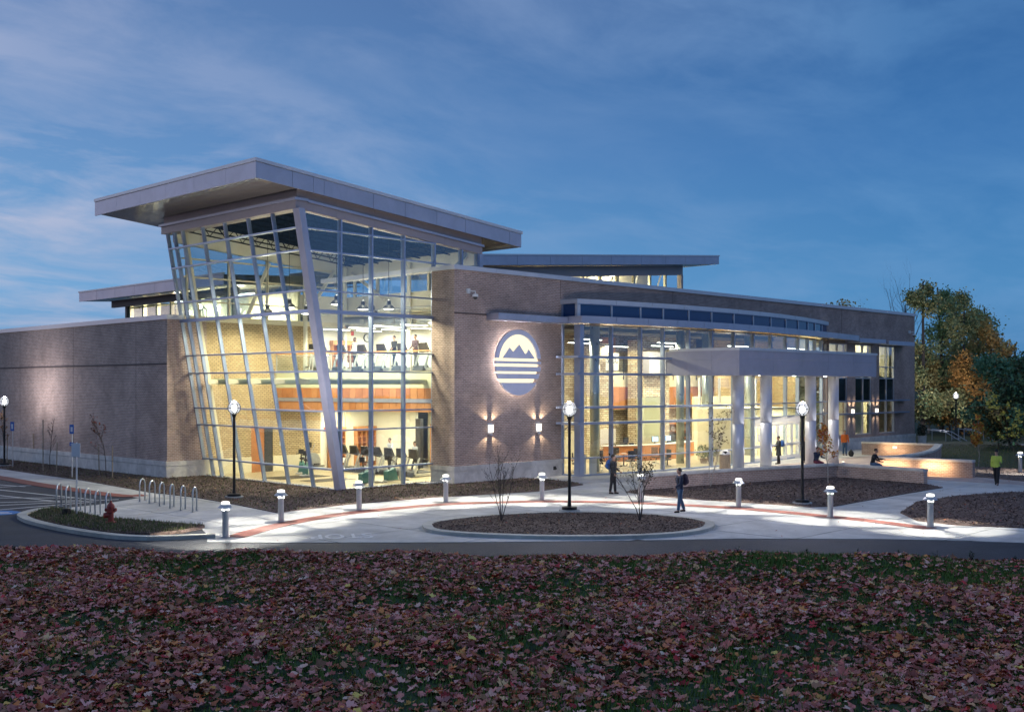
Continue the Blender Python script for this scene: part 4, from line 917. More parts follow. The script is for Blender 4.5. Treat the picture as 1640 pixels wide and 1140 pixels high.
for x in (53.67, 56.6, 61.8, 64.7):
    part('column', MB().lathe([(.33, -.02), (.33, 2.795), (.322, 2.80), (.322, 2.82), (.33, 2.825), (.33, 5.62)], (x, 34.4), 28), 'column', po, smooth=False)
for o_ in po.children:
    if o_.name.startswith('column'):
        for p_ in o_.data.polygons: p_.use_smooth = abs(p_.normal.z) < .5
# ---- doors
for k_, (x0, x1) in enumerate(((61.38, 63.78), (63.78, 66.15), (66.15, 68.37))):
    y0, y1 = cv(x0), cv(x1); m = (y0+y1)/2; xm = (x0+x1)/2
    dd_ = sub('entrance_door')
    part('door_frame', bx(x0+.06, x1-.06, m-.06, m+.06, 2.5, 2.92), 'white', dd_)
    for (a, b) in ((x0+.07, xm-.01), (xm+.01, x1-.07)):
        part('door_stile', bx(a, a+.13, m-.04, m+.04, .03, 2.48), 'white', dd_); part('door_stile', bx(b-.13, b, m-.04, m+.04, .03, 2.48), 'white', dd_)
        part('door_rail', bx(a+.13, b-.13, m-.038, m+.038, .03, .3), 'white', dd_); part('door_rail', bx(a+.13, b-.13, m-.038, m+.038, 2.34, 2.48), 'white', dd_); part('door_rail', bx(a+.13, b-.13, m-.038, m+.038, 1.0, 1.12), 'white', dd_)
        quadpane(dd_, (a+.13, m, .3), (b-.13, m, .3), (b-.13, m, 2.34), (a+.13, m, 2.34), (0, 1, 0))
    part('door_handle', MB().tube([(xm-.16, m-.09, .9), (xm-.16, m-.09, 1.3)], .018, 6), 'galv', dd_); part('door_handle', MB().tube([(xm+.16, m-.09, .9), (xm+.16, m-.09, 1.3)], .018, 6), 'galv', dd_)
nt_ = part('door_notice', bx(62.05, 62.5, 38.28, 38.30, 1.35, 1.85), 'white', bay)
# ---- windows at right
for k_, (x0, x1) in enumerate(WIN):
    w_ = sub('tall_window'); xm = (x0+x1)/2; y = YB+.12
    for (a, b) in ((x0, x0+.08), (xm-.04, xm+.04), (x1-.08, x1)): part('window_frame', bx(a, b, y-.08, y+.1, 1.13, 8.2), 'coping', w_)
    for z in (1.17, 2.8, 3.78, 5.56, 6.48, 8.16): part('window_bar', bx(x0, x1, y-.09, y+.09, z-.035, z+.035), 'coping', w_)
    for (a, b) in ((x0+.08, xm-.04), (xm+.04, x1-.08)):
        for (z0, z1) in ((1.2, 2.78), (2.82, 3.75), (3.81, 5.53), (5.6, 6.45), (6.51, 8.13)):
            quadpane(w_, (a, y, z0), (b, y, z0), (b, y, z1), (a, y, z1), (0, 1, 0), 'spandrel_dark' if z0 == 3.81 else 'glass', 'spandrel_pane' if z0 == 3.81 else 'pane')
# right rooms
rr_ = sub('east_rooms')
part('floor_slab', bx(75.8, 90.4, YB+.42, 52, 4.9, 5.7), 'carpet', rr_); part('room_wall', bx(75.8, 90.4, 47.0, 47.2, 5.7, 9), 'cream', rr_); part('room_ceiling', bx(75.8, 90.4, YB+.42, 52, 9, 9.1), 'white_in', rr_)
part('room_wall', bx(79.5, 79.7, YB+.42, 47, 5.7, 9), 'cream', rr_); part('room_wall', bx(86.9, 87.1, YB+.42, 47, 5.7, 9), 'cream', rr_); part('room_wall', bx(79.5, 79.6, YB+.42, 44, 0, 4.9), 'cream', rr_); part('room_wall', bx(83.6, 83.7, YB+.42, 44, 0, 4.9), 'cream', rr_)
part('room_wall', bx(75.8, 90.4, 44, 44.2, 0, 4.9), 'cream', rr_); part('room_floor', bx(75.8, 90.4, YB+.42, 44, 0, .04), 'carpet', rr_)
part('curtain', ribbon_mb([(80.3+.09*q, YB+.7+(.05 if q % 2 else -.02)) for q in range(30)], .03, 1.2, 3.75), 'cream', rr_)
part('shelf', bx(77.2, 78.4, 44.6, 44.9, 6.6, 7.9), 'darkst', rr_); part('shelf', bx(81.8, 82.6, 44.6, 44.9, 6.6, 8.1), 'darkst', rr_)
part('counter', bx(84.3, 86.8, 42.5, 43.2, 5.7, 6.7), 'galv', rr_); part('shelf', bx(85.6, 86.1, 43.6, 43.9, 6.0, 7.2), 'darkst', rr_)
# ---- lobby
lo = sub('lobby')
fl = [(x, cv(x)+.15) for x in np.linspace(45.95, 75.5, 16)]+[(75.6, 53), (45.9, 53)]
part('lobby_floor', MB().prism(fl, -.04, .025), 'floor_in', lo); part('lobby_ceiling', MB().prism(fl, 9.0, 9.1), 'darkst', lo)
part('stone_wall', bx(45.9, 72, 50.0, 50.3, 0, 9), 'stone_in', lo); part('lobby_wall', bx(45.9, 46.1, 41.2, 50, 0, 9), 'brick_in', lo)
part('stone_tower', bx(62.1, 65.2, 47.6, 49.0, 0, 8.2), 'stone_in', lo); part('stone_tower', bx(57.2, 59.9, 48.6, 49.6, 0, 7.9), 'stone_in', lo)
part('lobby_bulkhead', bx(60.3, 80, 49.3, 49.9, 4.9, 5.95), 'cream', lo); part('lobby_bulkhead', bx(60.3, 75.7, 49.35, 49.9, 3.25, 3.3), 'cream', lo)
for q in range(26): part('wood_panel', bx(60.3+q*.6, 60.3+q*.6+.58, 49.28, 49.36, 3.3, 4.88), 'wood2' if q % 3 else 'wood', lo)
part('upper_wood_panel', bx(60.0, 61.6, 49.7, 49.95, 6.7, 8.4), 'wood2', lo)
part('grey_bulkhead', bx(61.9, 64.9, 46.9, 47.5, 5.75, 7.35), 'metal', lo)
part('rail_glass', bx(60.3, 75, 49.25, 49.27, 6.0, 6.9), 'glass', lo)
for q in range(10): part('rail_post', bx(60.4+q*1.5, 60.45+q*1.5, 49.2, 49.25, 5.4, 6.95), 'darkst', lo)
part('lobby_column', MB().lathe([(.285, 0), (.285, 8.9)], (48.85, 40.95), 24), 'col_in', lo, smooth=False)
for x, y in ((58.0, 41.5), (62.9, 42.9), (68.2, 42.9)): part('lobby_column', MB().lathe([(.26, 0), (.26, 8.9)], (x, y), 20), 'col_in', lo)
for o_ in lo.children:
    if o_.name.startswith('lobby_column'):
        for p_ in o_.data.polygons: p_.use_smooth = abs(p_.normal.z) < .5
part('brick_inner_wall', bx(74.2, 74.5, 42.5, 50, 0, 9), 'brick_in', lo); part('brick_inner_wall', bx(70.5, 74.2, 47, 47.3, 0, 9), 'brick_in', lo)
# vestibule behind the doors
vs_ = sub('vestibule')
for x in (61.2, 68.5): part('vestibule_wall', bx(x, x+.15, 39.2, 42.4, 0, 3.4), 'cream', vs_)
part('vestibule_ceiling', bx(61.2, 68.65, 39.0, 42.5, 3.4, 3.5), 'white_in', vs_)
for x in (61.35, 63.7, 66.1, 68.3): part('vestibule_post', bx(x, x+.12, 42.3, 42.45, 0, 5.5), 'white', vs_)
part('vestibule_wall', bx(58.9, 61.2, 45.5, 45.7, 0, 4.2), 'palegreen', vs_); part('vestibule_wall', bx(66, 71, 46.0, 46.2, 0, 4.2), 'cream', vs_)
part('notice_board', bx(67.0, 68.2, 45.93, 46, 1.4, 2.2), 'white', vs_); part('exit_sign', bx(69.8, 70.3, 45.0, 45.06, 3.2, 3.45), 'redsign', vs_)
# ducts under lobby ceiling
for y in (41.5, 44.5, 47): part('lobby_duct', MB().tube([(46.5, y, 8.5), (74, y, 8.5)], .22 if y == 44.5 else .1, 8), 'darkst', lo)
# ================================================================== THINGS
# ---- round mountain logo on the wall
lgx, lgz, lr, ly = 42.02, 6.21, 1.74, YB
lg = empty('logo_sign', (lgx, ly, lgz), label='round backlit emblem with mountain peaks and bars on the brick wall', cat='sign')
def P_(u, v): return (40.31+((770+u/8.145)-787)*.0476, 7.95-((510+v/8.145)-528.2)*.0332)
def circ(r, a0, a1, n=24): return [(lgx+r*math.cos(math.radians(a0+(a1-a0)*i/n)), lgz+r*math.sin(math.radians(a0+(a1-a0)*i/n))) for i in range(n+1)]
def slab(z0, z1, r=lr):
    a0 = math.degrees(math.asin((z0-lgz)/r)) if abs(z0-lgz) < r else -90; a1 = math.degrees(math.asin((z1-lgz)/r)); return circ(r, a0, a1, 8)+circ(r, 180-a1, 180-a0, 8)
obj('back_disc', MB().prismY(circ(lr-.12, 0, 360, 48)[:-1], ly-.20, ly-.16), 'logo_glow', lg)
hl = MB(); 
for q in range(36):
    a0, a1 = math.radians(q*10), math.radians(q*10+10); r0, r1 = lr-.62, lr-.54
    hl.hexa([(lgx+r0*math.cos(a0), ly-.09, lgz+r0*math.sin(a0)), (lgx+r1*math.cos(a0), ly-.09, lgz+r1*math.sin(a0)), (lgx+r1*math.cos(a1), ly-.09, lgz+r1*math.sin(a1)), (lgx+r0*math.cos(a1), ly-.09, lgz+r0*math.sin(a1)),
             (lgx+r0*math.cos(a0), ly-.05, lgz+r0*math.sin(a0)), (lgx+r1*math.cos(a0), ly-.05, lgz+r1*math.sin(a0)), (lgx+r1*math.cos(a1), ly-.05, lgz+r1*math.sin(a1)), (lgx+r0*math.cos(a1), ly-.05, lgz+r0*math.sin(a1))])
obj('edge_light', hl, 'logo_halo', lg)
M['logo_blue'] = pmat('logo_blue_metal', (.80, .81, .95), .4, 0, var=.04)
zs = lambda v: P_(0, v)[1]
ringz = zs(522); a0 = math.degrees(math.asin((ringz-lgz)/lr)); a1 = math.degrees(math.asin((ringz-lgz)/(lr-.26)))
ring = circ(lr, a0, 180-a0, 30)+circ(lr-.26, 180-a1, a1, 30)
rg = MB(); n_ = 30; o1 = circ(lr, a0, 180-a0, n_); i1 = circ(lr-.26, a1, 180-a1, n_)
for q in range(n_): rg.prismY([o1[q], o1[q+1], i1[q+1], i1[q]], ly-.34, ly-.24)
obj('outer_ring', rg, 'logo_blue', lg)
mt_ = [P_(*p) for p in ((232, 522), (322, 385), (368, 440), (447, 342), (525, 465), (545, 450), (570, 400), (655, 522))]
obj('mountains', MB().prismY(mt_, ly-.30, ly-.24), 'logo_blue', lg)
for (t, b) in ((560, 592), (630, 692), (722, 788)): obj('bar', MB().prismY(slab(zs(b), zs(t)), ly-.34, ly-.24), 'logo_blue', lg)
bz = zs(838); ab = math.degrees(math.asin((bz-lgz)/lr)); obj('lower_segment', MB().prismY(circ(lr, 180-ab, 360+ab, 24), ly-.34, ly-.24), 'logo_blue', lg)
for q in range(12):
    a = math.radians(15+30*q); obj('standoff', MB().tube([(lgx+1.5*math.cos(a), ly-.24, lgz+1.5*math.sin(a)), (lgx+1.5*math.cos(a), ly, lgz+1.5*math.sin(a))], .02, 5), 'galv', lg)
# ---- wall sconces
def sconce(x, y, z, label, e=48):
    r_ = empty('wall_sconce', (x, y, z), label=label, cat='wall lamp', group='box sconces on the brick walls')
    obj('diffuser', MB().box(x-.11, x+.11, y-.2, y-.05, z-.19, z+.19), 'sconce', r_); f_ = MB(); f_.box(x-.16, x+.16, y-.05, y, z-.28, z+.28); obj('backplate', f_, 'coping', r_)
    obj('cap', MB().box(x-.13, x+.13, y-.21, y-.05, z+.195, z+.22), 'coping', r_); obj('bottom_bracket', MB().box(x-.07, x+.07, y-.16, y-.05, z-.36, z-.225), 'coping', r_)
    for s_ in (1, -1):
        for q in (-.75, .75):
            light('sconce_beam', 'SPOT', (x+.1*q, y-.13, z+s_*.28), e, (1, .80, .55), (math.pi if s_ > 0 else 0, q*.8*(1 if s_ > 0 else -1), 0), .04, 62, .6, r_)
    return r_
sconce(40.17, YB, 2.76, 'warm box sconce on the wall under the round emblem, nearer the gym'); sconce(43.84, YB, 2.73, 'warm box sconce on the wall under the round emblem, nearer the entrance')
sconce(79.6, YB, 2.95, 'far wall sconce left of the bright curtained window', 34); sconce(83.62, YB, 2.95, 'far wall sconce between the bright window and the last window', 34)
# ---- security cameras
def seccam(x, y, z, sgn, label):
    r_ = empty('security_camera', (x, y, z), label=label, cat='security camera')
    obj('wall_box', MB().box(x-.1, x+.1, y-.12, y, z+.05, z+.3), 'white', r_); obj('arm', MB().tube([(x, y-.1, z+.18), (x+.22*sgn, y-.35, z+.16), (x+.22*sgn, y-.35, z+.02)], .035, 6), 'white', r_)
    obj('housing', MB().lathe([(.05, z+.04), (.15, z), (.16, z-.12)], (x+.22*sgn, y-.35), 12), 'white', r_); obj('dome', MB().ell((x+.22*sgn, y-.35, z-.13), (.12, .12, .13), 12, 6), 'blackpl', r_)
seccam(38.6, YB, 9.62, 1, 'white dome camera high on brick wall above the wall shelf'); seccam(89.7, YB, 9.3, 1, 'white dome camera near the far right corner of the brick wall')
bl = empty('utility_bracket', (45.1, YB-.1, .45), label='small dark spigot on the limestone base beside the glass bay', cat='spigot')
obj('bracket_plate', MB().box(45.02, 45.2, YB-.14, YB-.1, .35, .55), 'blackpl', bl); obj('spout', MB().tube([(45.1, YB-.12, .46), (45.12, YB-.26, .42)], .03, 6), 'blackpl', bl)
# ---- bollards
def bollard_optic(ld):
    ld.use_nodes = True; t = ld.node_tree; e = next(n for n in t.nodes if n.type == 'EMISSION'); tcx = t.nodes.new('ShaderNodeTexCoord'); sp = t.nodes.new('ShaderNodeSeparateXYZ'); t.links.new(tcx.outputs['Normal'], sp.inputs[0])
    def q(op, a, b):
        n = t.nodes.new('ShaderNodeMath'); n.operation = op
        for i_, v_ in enumerate((a, b)):
            if v_ is None: continue
            if hasattr(v_, 'node'): t.links.new(v_, n.inputs[i_])
            else: n.inputs[i_].default_value = v_
        return n.outputs[0]
    c_ = q('MAXIMUM', q('ABSOLUTE', sp.outputs['Z'], None), .28); t.links.new(q('DIVIDE', 1.0, q('POWER', c_, 2.4)), e.inputs['Strength'])
def make_bollard():
    r_ = empty('light_bollard', label='x', cat='bollard', group='light bollards along the red paver band')
    obj('shaft', MB().lathe([(.105, 0), (.105, .78), (.098, .785), (.098, .80), (.108, .805), (.108, .83), (.098, .835), (.098, .85), (.11, .855), (.11, .88)], n=18), 'bollard', r_, world=False)
    obj('base_flange', MB().lathe([(.14, 0), (.14, .025)], n=16), 'bollard', r_, world=False)
    for q in range(4):
        a = math.pi/4+q*math.pi/2; obj('cage_post', MB().tube([(.115*math.cos(a), .115*math.sin(a), .86), (.115*math.cos(a), .115*math.sin(a), 1.03)], .012, 5), 'bollard', r_, world=False)
    obj('lamp_stem', MB().lathe([(.03, .88), (.025, .93), (.012, .98)], n=8), 'bollard', r_, world=False)
    hd = MB(); n = 18; pr = [(.255, .962), (.14, 1.075), (.13, 1.08)]
    k = len(pr); vs = []; 
    for r0, z in pr+[(.125, 1.075), (.13, 1.065), (.245, .962)]: vs += [(r0*math.cos(2*math.pi*j/n), r0*math.sin(2*math.pi*j/n), z) for j in range(n)]
    hd.add(vs, [(i*n+j, i*n+(j+1)%n, (i+1)*n+(j+1)%n, (i+1)*n+j) for i in range(5) for j in range(n)]+[(5*n+j, 5*n+(j+1)%n, (j+1)%n, j) for j in range(n)])
    obj('shade', hd, 'bollard', r_, world=False)
    obj('lens', MB().lathe([(.12, 1.075), (.135, 1.10), (.13, 1.15), (.06, 1.17)], n=16), 'lamp_b', r_, world=False)
    l = light('bollard_lamp', 'POINT', (0, 0, 1.068), 60, (1, .97, .86), size=.018, parent=None); l.parent = r_; bollard_optic(l.data)
    return r_
bp = make_bollard()
bls = [((361, 861), 'nearest light bollard, leftmost at the start of the red band'), ((450, 836.5), 'second light bollard from the left, at the tip of the mulch bed'), ((575, 817.5), 'light bollard in front of the slanted glass corner'), ((714, 804.5), 'light bollard in front of the brick pier at the gym end'),
       ((868, 801), 'light bollard below the logo wall, left of the central lamp post'), ((1026, 803.5), 'light bollard seen through the leafy shrub'), ((1183, 812.3), 'light bollard in front of the low brick wall below the portico'), ((1330, 829), 'light bollard just right of the lamp post by the low wall'), ((1490, 845), 'near light bollard beside the right mulch bed, last of the red band'), ((1634, 757), 'far light bollard at the right edge under the yellow shrub')]
for k_, (p, lab) in enumerate(bls): place(bp, k_, (*G(*p), .03), .3+k_*.37, lab)
# ---- lamp posts
def make_lamp():
    r_ = empty('lamp_post', label='x', cat='lamp post', group='black lamp posts with round globes')
    obj('footing', MB().lathe([(.42, -.02), (.40, .07)], n=20), 'concrete', r_, world=False); obj('base', MB().lathe([(.30, .07), (.30, .17), (.12, .20)], n=18), 'black', r_, world=False)
    obj('pole', MB().lathe([(.085, .17), (.062, .4), (.058, 3.55), (.09, 3.6), (.11, 3.7), (.06, 3.72)], n=12), 'black', r_, world=False)
    obj('bulb', MB().ell((0, 0, 3.95), (.12, .12, .15), 14, 10), 'lamp_c', r_, world=False, smooth=True); obj('globe', MB().ell((0, 0, 3.97), (.275, .275, .275), 20, 14), 'globe', r_, world=False, smooth=True)
    for q in range(4):
        a = math.pi*q/4; obj('cage_ring', MB().tube([(.285*math.cos(t)*math.cos(a), .285*math.cos(t)*math.sin(a), 3.97+.285*math.sin(t)) for t in np.linspace(0, 2*math.pi, 25)], .016, 4), 'black', r_, world=False)
    obj('cage_ring', MB().tube([(.285*math.cos(t), .285*math.sin(t), 3.97) for t in np.linspace(0, 2*math.pi, 25)], .017, 4), 'black', r_, world=False)
    l = light('globe_lamp', 'POINT', (0, 0, 4.27), 720, (.98, .93, 1), size=.1); l.parent = r_
    return r_
def gm():
    m, t, b, o = newmat('lamp_globe'); t.nodes.remove(b); tr = t.nodes.new('ShaderNodeBsdfTransparent'); e = t.nodes.new('ShaderNodeEmission'); e.inputs[0].default_value = (.85, .9, 1, 1); e.inputs[1].default_value = .42
    mx = t.nodes.new('ShaderNodeMixShader'); mx.inputs[0].default_value = .5; t.links.new(tr.outputs[0], mx.inputs[1]); t.links.new(e.outputs[0], mx.inputs[2]); t.links.new(mx.outputs[0], o.inputs[0]); return m
M['globe'] = gm(); lp = make_lamp()
for k_, (p, lab) in enumerate([((375, 798), 'black globe lamp post in front of the slanted glass wall'), ((912, 822.5), 'black globe lamp post standing on the oval island, in front of the glass bay'), ((1285, 808), 'black globe lamp post in the mulch below the portico columns'),
                               ((7, 747), 'lamp post at the left edge against the long brick wall'), ((1531, 703), 'distant lamp post before the autumn trees at right')]):
    z = .1 if k_ == 1 else .04
    o = place(lp, k_, (*G(*p), z), 0, lab)
    if k_ == 3:
        for c_ in o.children:
            if c_.type == 'LIGHT': c_.data = c_.data.copy(); c_.data.energy *= .42
# ---- bike racks
def make_rack():
    r_ = empty('bike_rack', label='x', cat='bike rack'); pts = [(-.27, 0, 0), (-.27, 0, .68)]+[(-.27*math.cos(t), 0, .68+.27*math.sin(t)) for t in np.linspace(.2, math.pi-.2, 9)]+[(.27, 0, .68), (.27, 0, 0)]
    obj('hoop', MB().tube(pts, .03, 10), 'galv', r_, world=False, smooth=True)
    for s_ in (-1, 1): obj('base_plate', MB().lathe([(.075, 0), (.075, .012)], (.27*s_, 0), 12), 'galv', r_, world=False)
    return r_
rk = make_rack(); ordn = ['first', 'second', 'third', 'fourth', 'fifth', 'last']
row1 = [((83.6, 815.5), (105, 809)), ((98.4, 819), (120, 812)), ((113.8, 822.7), (136.5, 815)), ((129.7, 825), (151, 818.5)), ((144.5, 829.6), (168, 822)), ((161.7, 833.5), (184.7, 825))]
row2 = [((223.9, 803.5), (232, 801.5)), ((239.3, 807), (248.2, 804.8)), ((254.6, 811.2), (264, 808.4)), ((271.3, 814.8), (279.7, 811.5)), ((288.7, 818), (297.6, 815)), ((307.9, 821), (315.6, 818))]
u = 0
for row, wh in ((row1, 'in the front row behind the hydrant, counted from the left'), (row2, 'in the right row near the mulch bed, counted from the left')):
    for k_, (a, b) in enumerate(row):
        a = np.array(G(*a)); b = np.array(G(*b)); c_ = (a+b)/2
        o = place(rk, u, (*c_, .02), math.atan2(b[1]-a[1], b[0]-a[0]), '%s galvanised hoop rack %s' % (ordn[k_], wh)); o['group'] = 'bike racks in the left row' if row is row1 else 'bike racks in the right row'; u += 1
# ---- hydrant
hx, hy = G(177.5, 842); hy_ = empty('fire_hydrant', (hx, hy, .11), label='dark red fire hydrant on the kerb island bed', cat='fire hydrant')
def ho(name, mb, mat='red'): 
    mb.v = [(v[0]+hx, v[1]+hy, v[2]+.1) for v in mb.v]; obj(name, mb, mat, hy_)
ho('barrel', MB().lathe([(.17, 0), (.17, .05), (.10, .07), (.10, .36), (.15, .38), (.15, .42), (.115, .44), (.12, .56)], n=18)); ho('bonnet', MB().lathe([(.14, .56), (.14, .6), (.11, .68), (.06, .73), (.03, .74), (.03, .80)], n=16))
t_ = np.array((R[0], R[1])); 
for s_ in (-1, 1): ho('side_cap', MB().tube([(0, 0, .48), (t_[0]*.2*s_, t_[1]*.2*s_, .48), (t_[0]*.21*s_, t_[1]*.21*s_, .48)], [.06, .065, .03], 10))
ho('front_cap', MB().tube([(0, 0, .30), (-t_[0]*.22-F[0]*.08, -t_[1]*.22-F[1]*.08, .28), (-t_[0]*.24-F[0]*.09, -t_[1]*.24-F[1]*.09, .28)], [.09, .10, .04], 12)); ho('flange_bolts', MB().lathe([(.19, .03), (.19, .06)], n=8))
# stump
sx, sy = G(107, 829); st = obj('rock', MB().lathe([(.16, .1), (.18, .2), (.15, .34), (.1, .36)], (sx, sy), 7), 'soil'); tag(st, 'dark squat irrigation valve cover on kerb island bed left of the sign post', 'valve box')
# ---- sign posts
def signpost(px, py, h, panels, label, rz=None, z=.04, col='galv', w=.05):
    x, y = G(px, py); r_ = empty('sign_post', (x, y, z), label=label, cat='sign'); obj('post', MB().box(x-w/2, x+w/2, y-w/2, y+w/2, z, z+h), col, r_)
    for (z0, z1, ww, m) in panels:
        dx_, dy_ = math.cos(math.radians(-72)), math.sin(math.radians(-72)); a = np.array((x, y))-np.array((dx_, dy_))*ww/2-np.array((dy_, -dx_))*-.04; b = a+np.array((dx_, dy_))*ww
        o_ = obj('sign_panel', ribbon_mb([tuple(a), tuple(b)], .01, z+z0, z+z1), m, r_)
        if m == 'blue_sign':
            c_ = (a+b)/2; obj('white_symbol', ribbon_mb([tuple(c_-np.array((dx_, dy_))*.07), tuple(c_+np.array((dx_, dy_))*.07)], .016, z+z0+.12, z+z1-.13), 'white', o_)
    return r_
signpost(20.5, 749, 2.75, [(2.2, 2.75, .32, 'blue_sign')], 'blue accessible parking sign on a post near the left edge'); signpost(115.7, 765.6, 2.85, [(2.35, 2.85, .32, 'blue_sign'), (1.7, 1.9, .30, 'blue_sign')], 'tall post with two blue parking plates in front of the brick wall')
signpost(122.8, 829, 2.75, [(2.2, 2.72, .45, 'coping')], 'steel post with pale rectangular sign behind the bike racks', z=.1)
# ---- stakes
for k_, (px, py, h, lab) in enumerate([(54, 741, 1.9, 'pale stake beside the left edge lamp post'), (69, 755, 3.0, 'tall grey stake left of the bare sapling'), (90.5, 757, 1.75, 'short leaning stake right of the bare sapling'), (159, 762, 1.65, 'dark stake left of the red leaved sapling'), (180, 765.5, 1.75, 'pale wooden stake right of the red leaved sapling'), (11, 743, 1.9, 'white stake behind the left edge lamp post')]):
    x, y = G(px, py); o = obj('tree_stake', MB().tube([(x, y, 0), (x+.04*((k_ % 3)-1), y, h)], .035, 5), 'stake'); tag(o, lab, 'stake', 'stakes round the saplings on the left')
# ---- low brick walls
def brickwall(path, th, zt, cap, label, closed=False, z0=-.05, lights=()):
    c_ = path[len(path)//2]; r_ = empty('low_brick_wall', (c_[0], c_[1], 0), label=label, cat='brick wall'); o_ = obj('brickwork', ribbon_mb(path, th, z0, zt), 'brick', r_)
    me = o_.data; uvl = me.uv_layers[0]    # run the courses along the path
    s_ = [0]; 
    for i in range(1, len(path)): s_.append(s_[-1]+math.dist(path[i], path[i-1]))
    n_ = len(path)
    for p_ in me.polygons:
        for li in p_.loop_indices:
            vi_ = me.loops[li].vertex_index; uvl.data[li].uv = (s_[vi_//4] if abs(p_.normal.z) < .5 else me.vertices[vi_].co.x, me.vertices[vi_].co.z+z0)
    seg = max(1, (n_-1)//max(1, int(s_[-1]/1.8)) ); i = 0
    while i < n_-1: obj('cap_stone', ribbon_mb(path[i:i+seg+1], th+.12, zt+.002*(i % 2), zt+cap), 'lime', r_); i += seg
    return r_
def dense(pts, st=.45):
    o = [pts[0]]
    for a, b in zip(pts[:-1], pts[1:]):
        k = max(1, int(math.dist(a, b)/st)); o += [(a[0]+(b[0]-a[0])*i/k, a[1]+(b[1]-a[1])*i/k) for i in range(1, k+1)]
    return o
brickwall(dense(smoothpoly([(41.75, 32.05), (45.5, 31.45), (50, 30.45), (54.9, 29.1)], 6)), .35, .66, .12, 'long low brick wall in front of the portico columns')
brickwall(dense([(55.05, 28.95), (54.35, 23.85)]), .35, .66, .12, 'low brick wall stub running toward the right foreground')
W3 = brickwall(dense([(59.75, 29.0), (60.1, 23.7)]), .4, .84, .12, 'low brick wall glowing orange under its recessed lights')
W2 = brickwall(dense(smoothpoly([(75.3, 32.1), (69.3, 29.9), (64.9, 28.75), (61.6, 28.5), (60.1, 29.15)], 6)), .35, .82, .12, 'curved low brick wall sweeping to the far terrace')
W1 = brickwall(dense([(74.6, 37.4), (75.6, 32.3)]), .35, .82, .12, 'far low brick wall with single recessed light')
for (x, y, wn, e) in ((59.72, 27.9, W3, 9), (59.82, 25.6, W3, 13), (74.72, 35.0, W1, 9)):
    o_ = obj('recessed_light', MB().box(x-.035, x-.002, y-.14, y+.14, .56, .68), 'sconce', wn); light('wall_light', 'AREA', (x-.42, y, .62), e, (1, .66, .34), (0, math.radians(-62), 0), .08, parent=wn, size_y=1.6)
# ---- trash bin
tx, ty = G(1161, 752); tb = empty('trash_bin', (tx, ty, 0), label='exposed aggregate trash bin with rounded lid beside the first portico column', cat='trash bin')
M['aggregate'] = pmat('aggregate', (.34, .26, .19), .9, var=.4, scale=30, bump=.5)
obj('body', MB().lathe([(.30, 0), (.33, .03), (.33, .86), (.30, .9)], (tx, ty), 16), 'aggregate', tb); obj('lid', MB().lathe([(.34, .9), (.34, .95), (.26, 1.1), (.12, 1.18)], (tx, ty), 16), 'coping', tb); obj('opening', MB().cbox((tx-.2, ty-.14, 1.04), (.14, .2, .12)), 'blackpl', tb)
# ---- planter with shrub
pxx, pyy = 89.6, 39.6; ptr = empty('planter', (pxx, pyy, 0), label='tall pale planter with dark shrub at the far right building corner', cat='planter')
obj('pot', MB().lathe([(.30, 0), (.36, .75), (.38, .8)], (pxx, pyy), 10), 'lime', ptr)
def leafcloud(n_, c, rad, size, cols, name, parent, mat='treeattr', world0=(0, 0, 0)):
    p = rng.normal(0, 1, (n_, 3)); p /= np.linalg.norm(p, axis=1)[:, None]; p *= (rng.uniform(.35, 1, (n_, 1))**.6)*np.array(rad); p += np.array(c)
    return leafmesh(p, size, cols, name, parent, mat)
def leafmesh(p, size, cols, name, parent, mat='treeattr'):
    n_ = len(p); a = rng.normal(0, 1, (n_, 3)); a /= np.linalg.norm(a, axis=1)[:, None]; b = np.cross(a, rng.normal(0, 1, (n_, 3))); b /= np.linalg.norm(b, axis=1)[:, None]
    s_ = rng.uniform(size*.6, size*1.3, (n_, 1)); V = np.stack([p-a*s_*.5, p+b*s_*.32, p+a*s_*.5, p-b*s_*.32], 1).reshape(-1, 3)
    cols = np.array(cols); t_ = cols[rng.integers(0, len(cols), n_)]*rng.uniform(.6, 1.35, (n_, 1))
    return npmesh(name, V, np.arange(n_*4).reshape(-1, 4), mat, np.clip(t_, 0, 1), parent)
leafcloud(260, (0, 0, 1.25), (.42, .42, .5), .16, [[.02, .04, .02], [.03, .05, .03]], 'foliage', ptr)
# ---- handrails far right
for k_, (px, py, lab) in enumerate(((1483, 705, 'pale steel stair handrail right of the building corner'), (1535, 703.5, 'pale steel handrail beside the distant lamp post'))):
    x, y = G(px, py); r_ = empty('handrail', (x, y, 0), label=lab, cat='handrail')
    for s_ in (0, 1.3): obj('rail', MB().tube([(x+s_, y-.6*s_*0, 0), (x+s_, y, 1.0), (x+s_+1.0, y-1.4, .75), (x+s_+1.6, y-2.6, -.1)], .035, 6), 'coping', r_); obj('post', MB().tube([(x+s_+1.0, y-1.4, -.2), (x+s_+1.0, y-1.4, .75)], .03, 6), 'coping', r_)
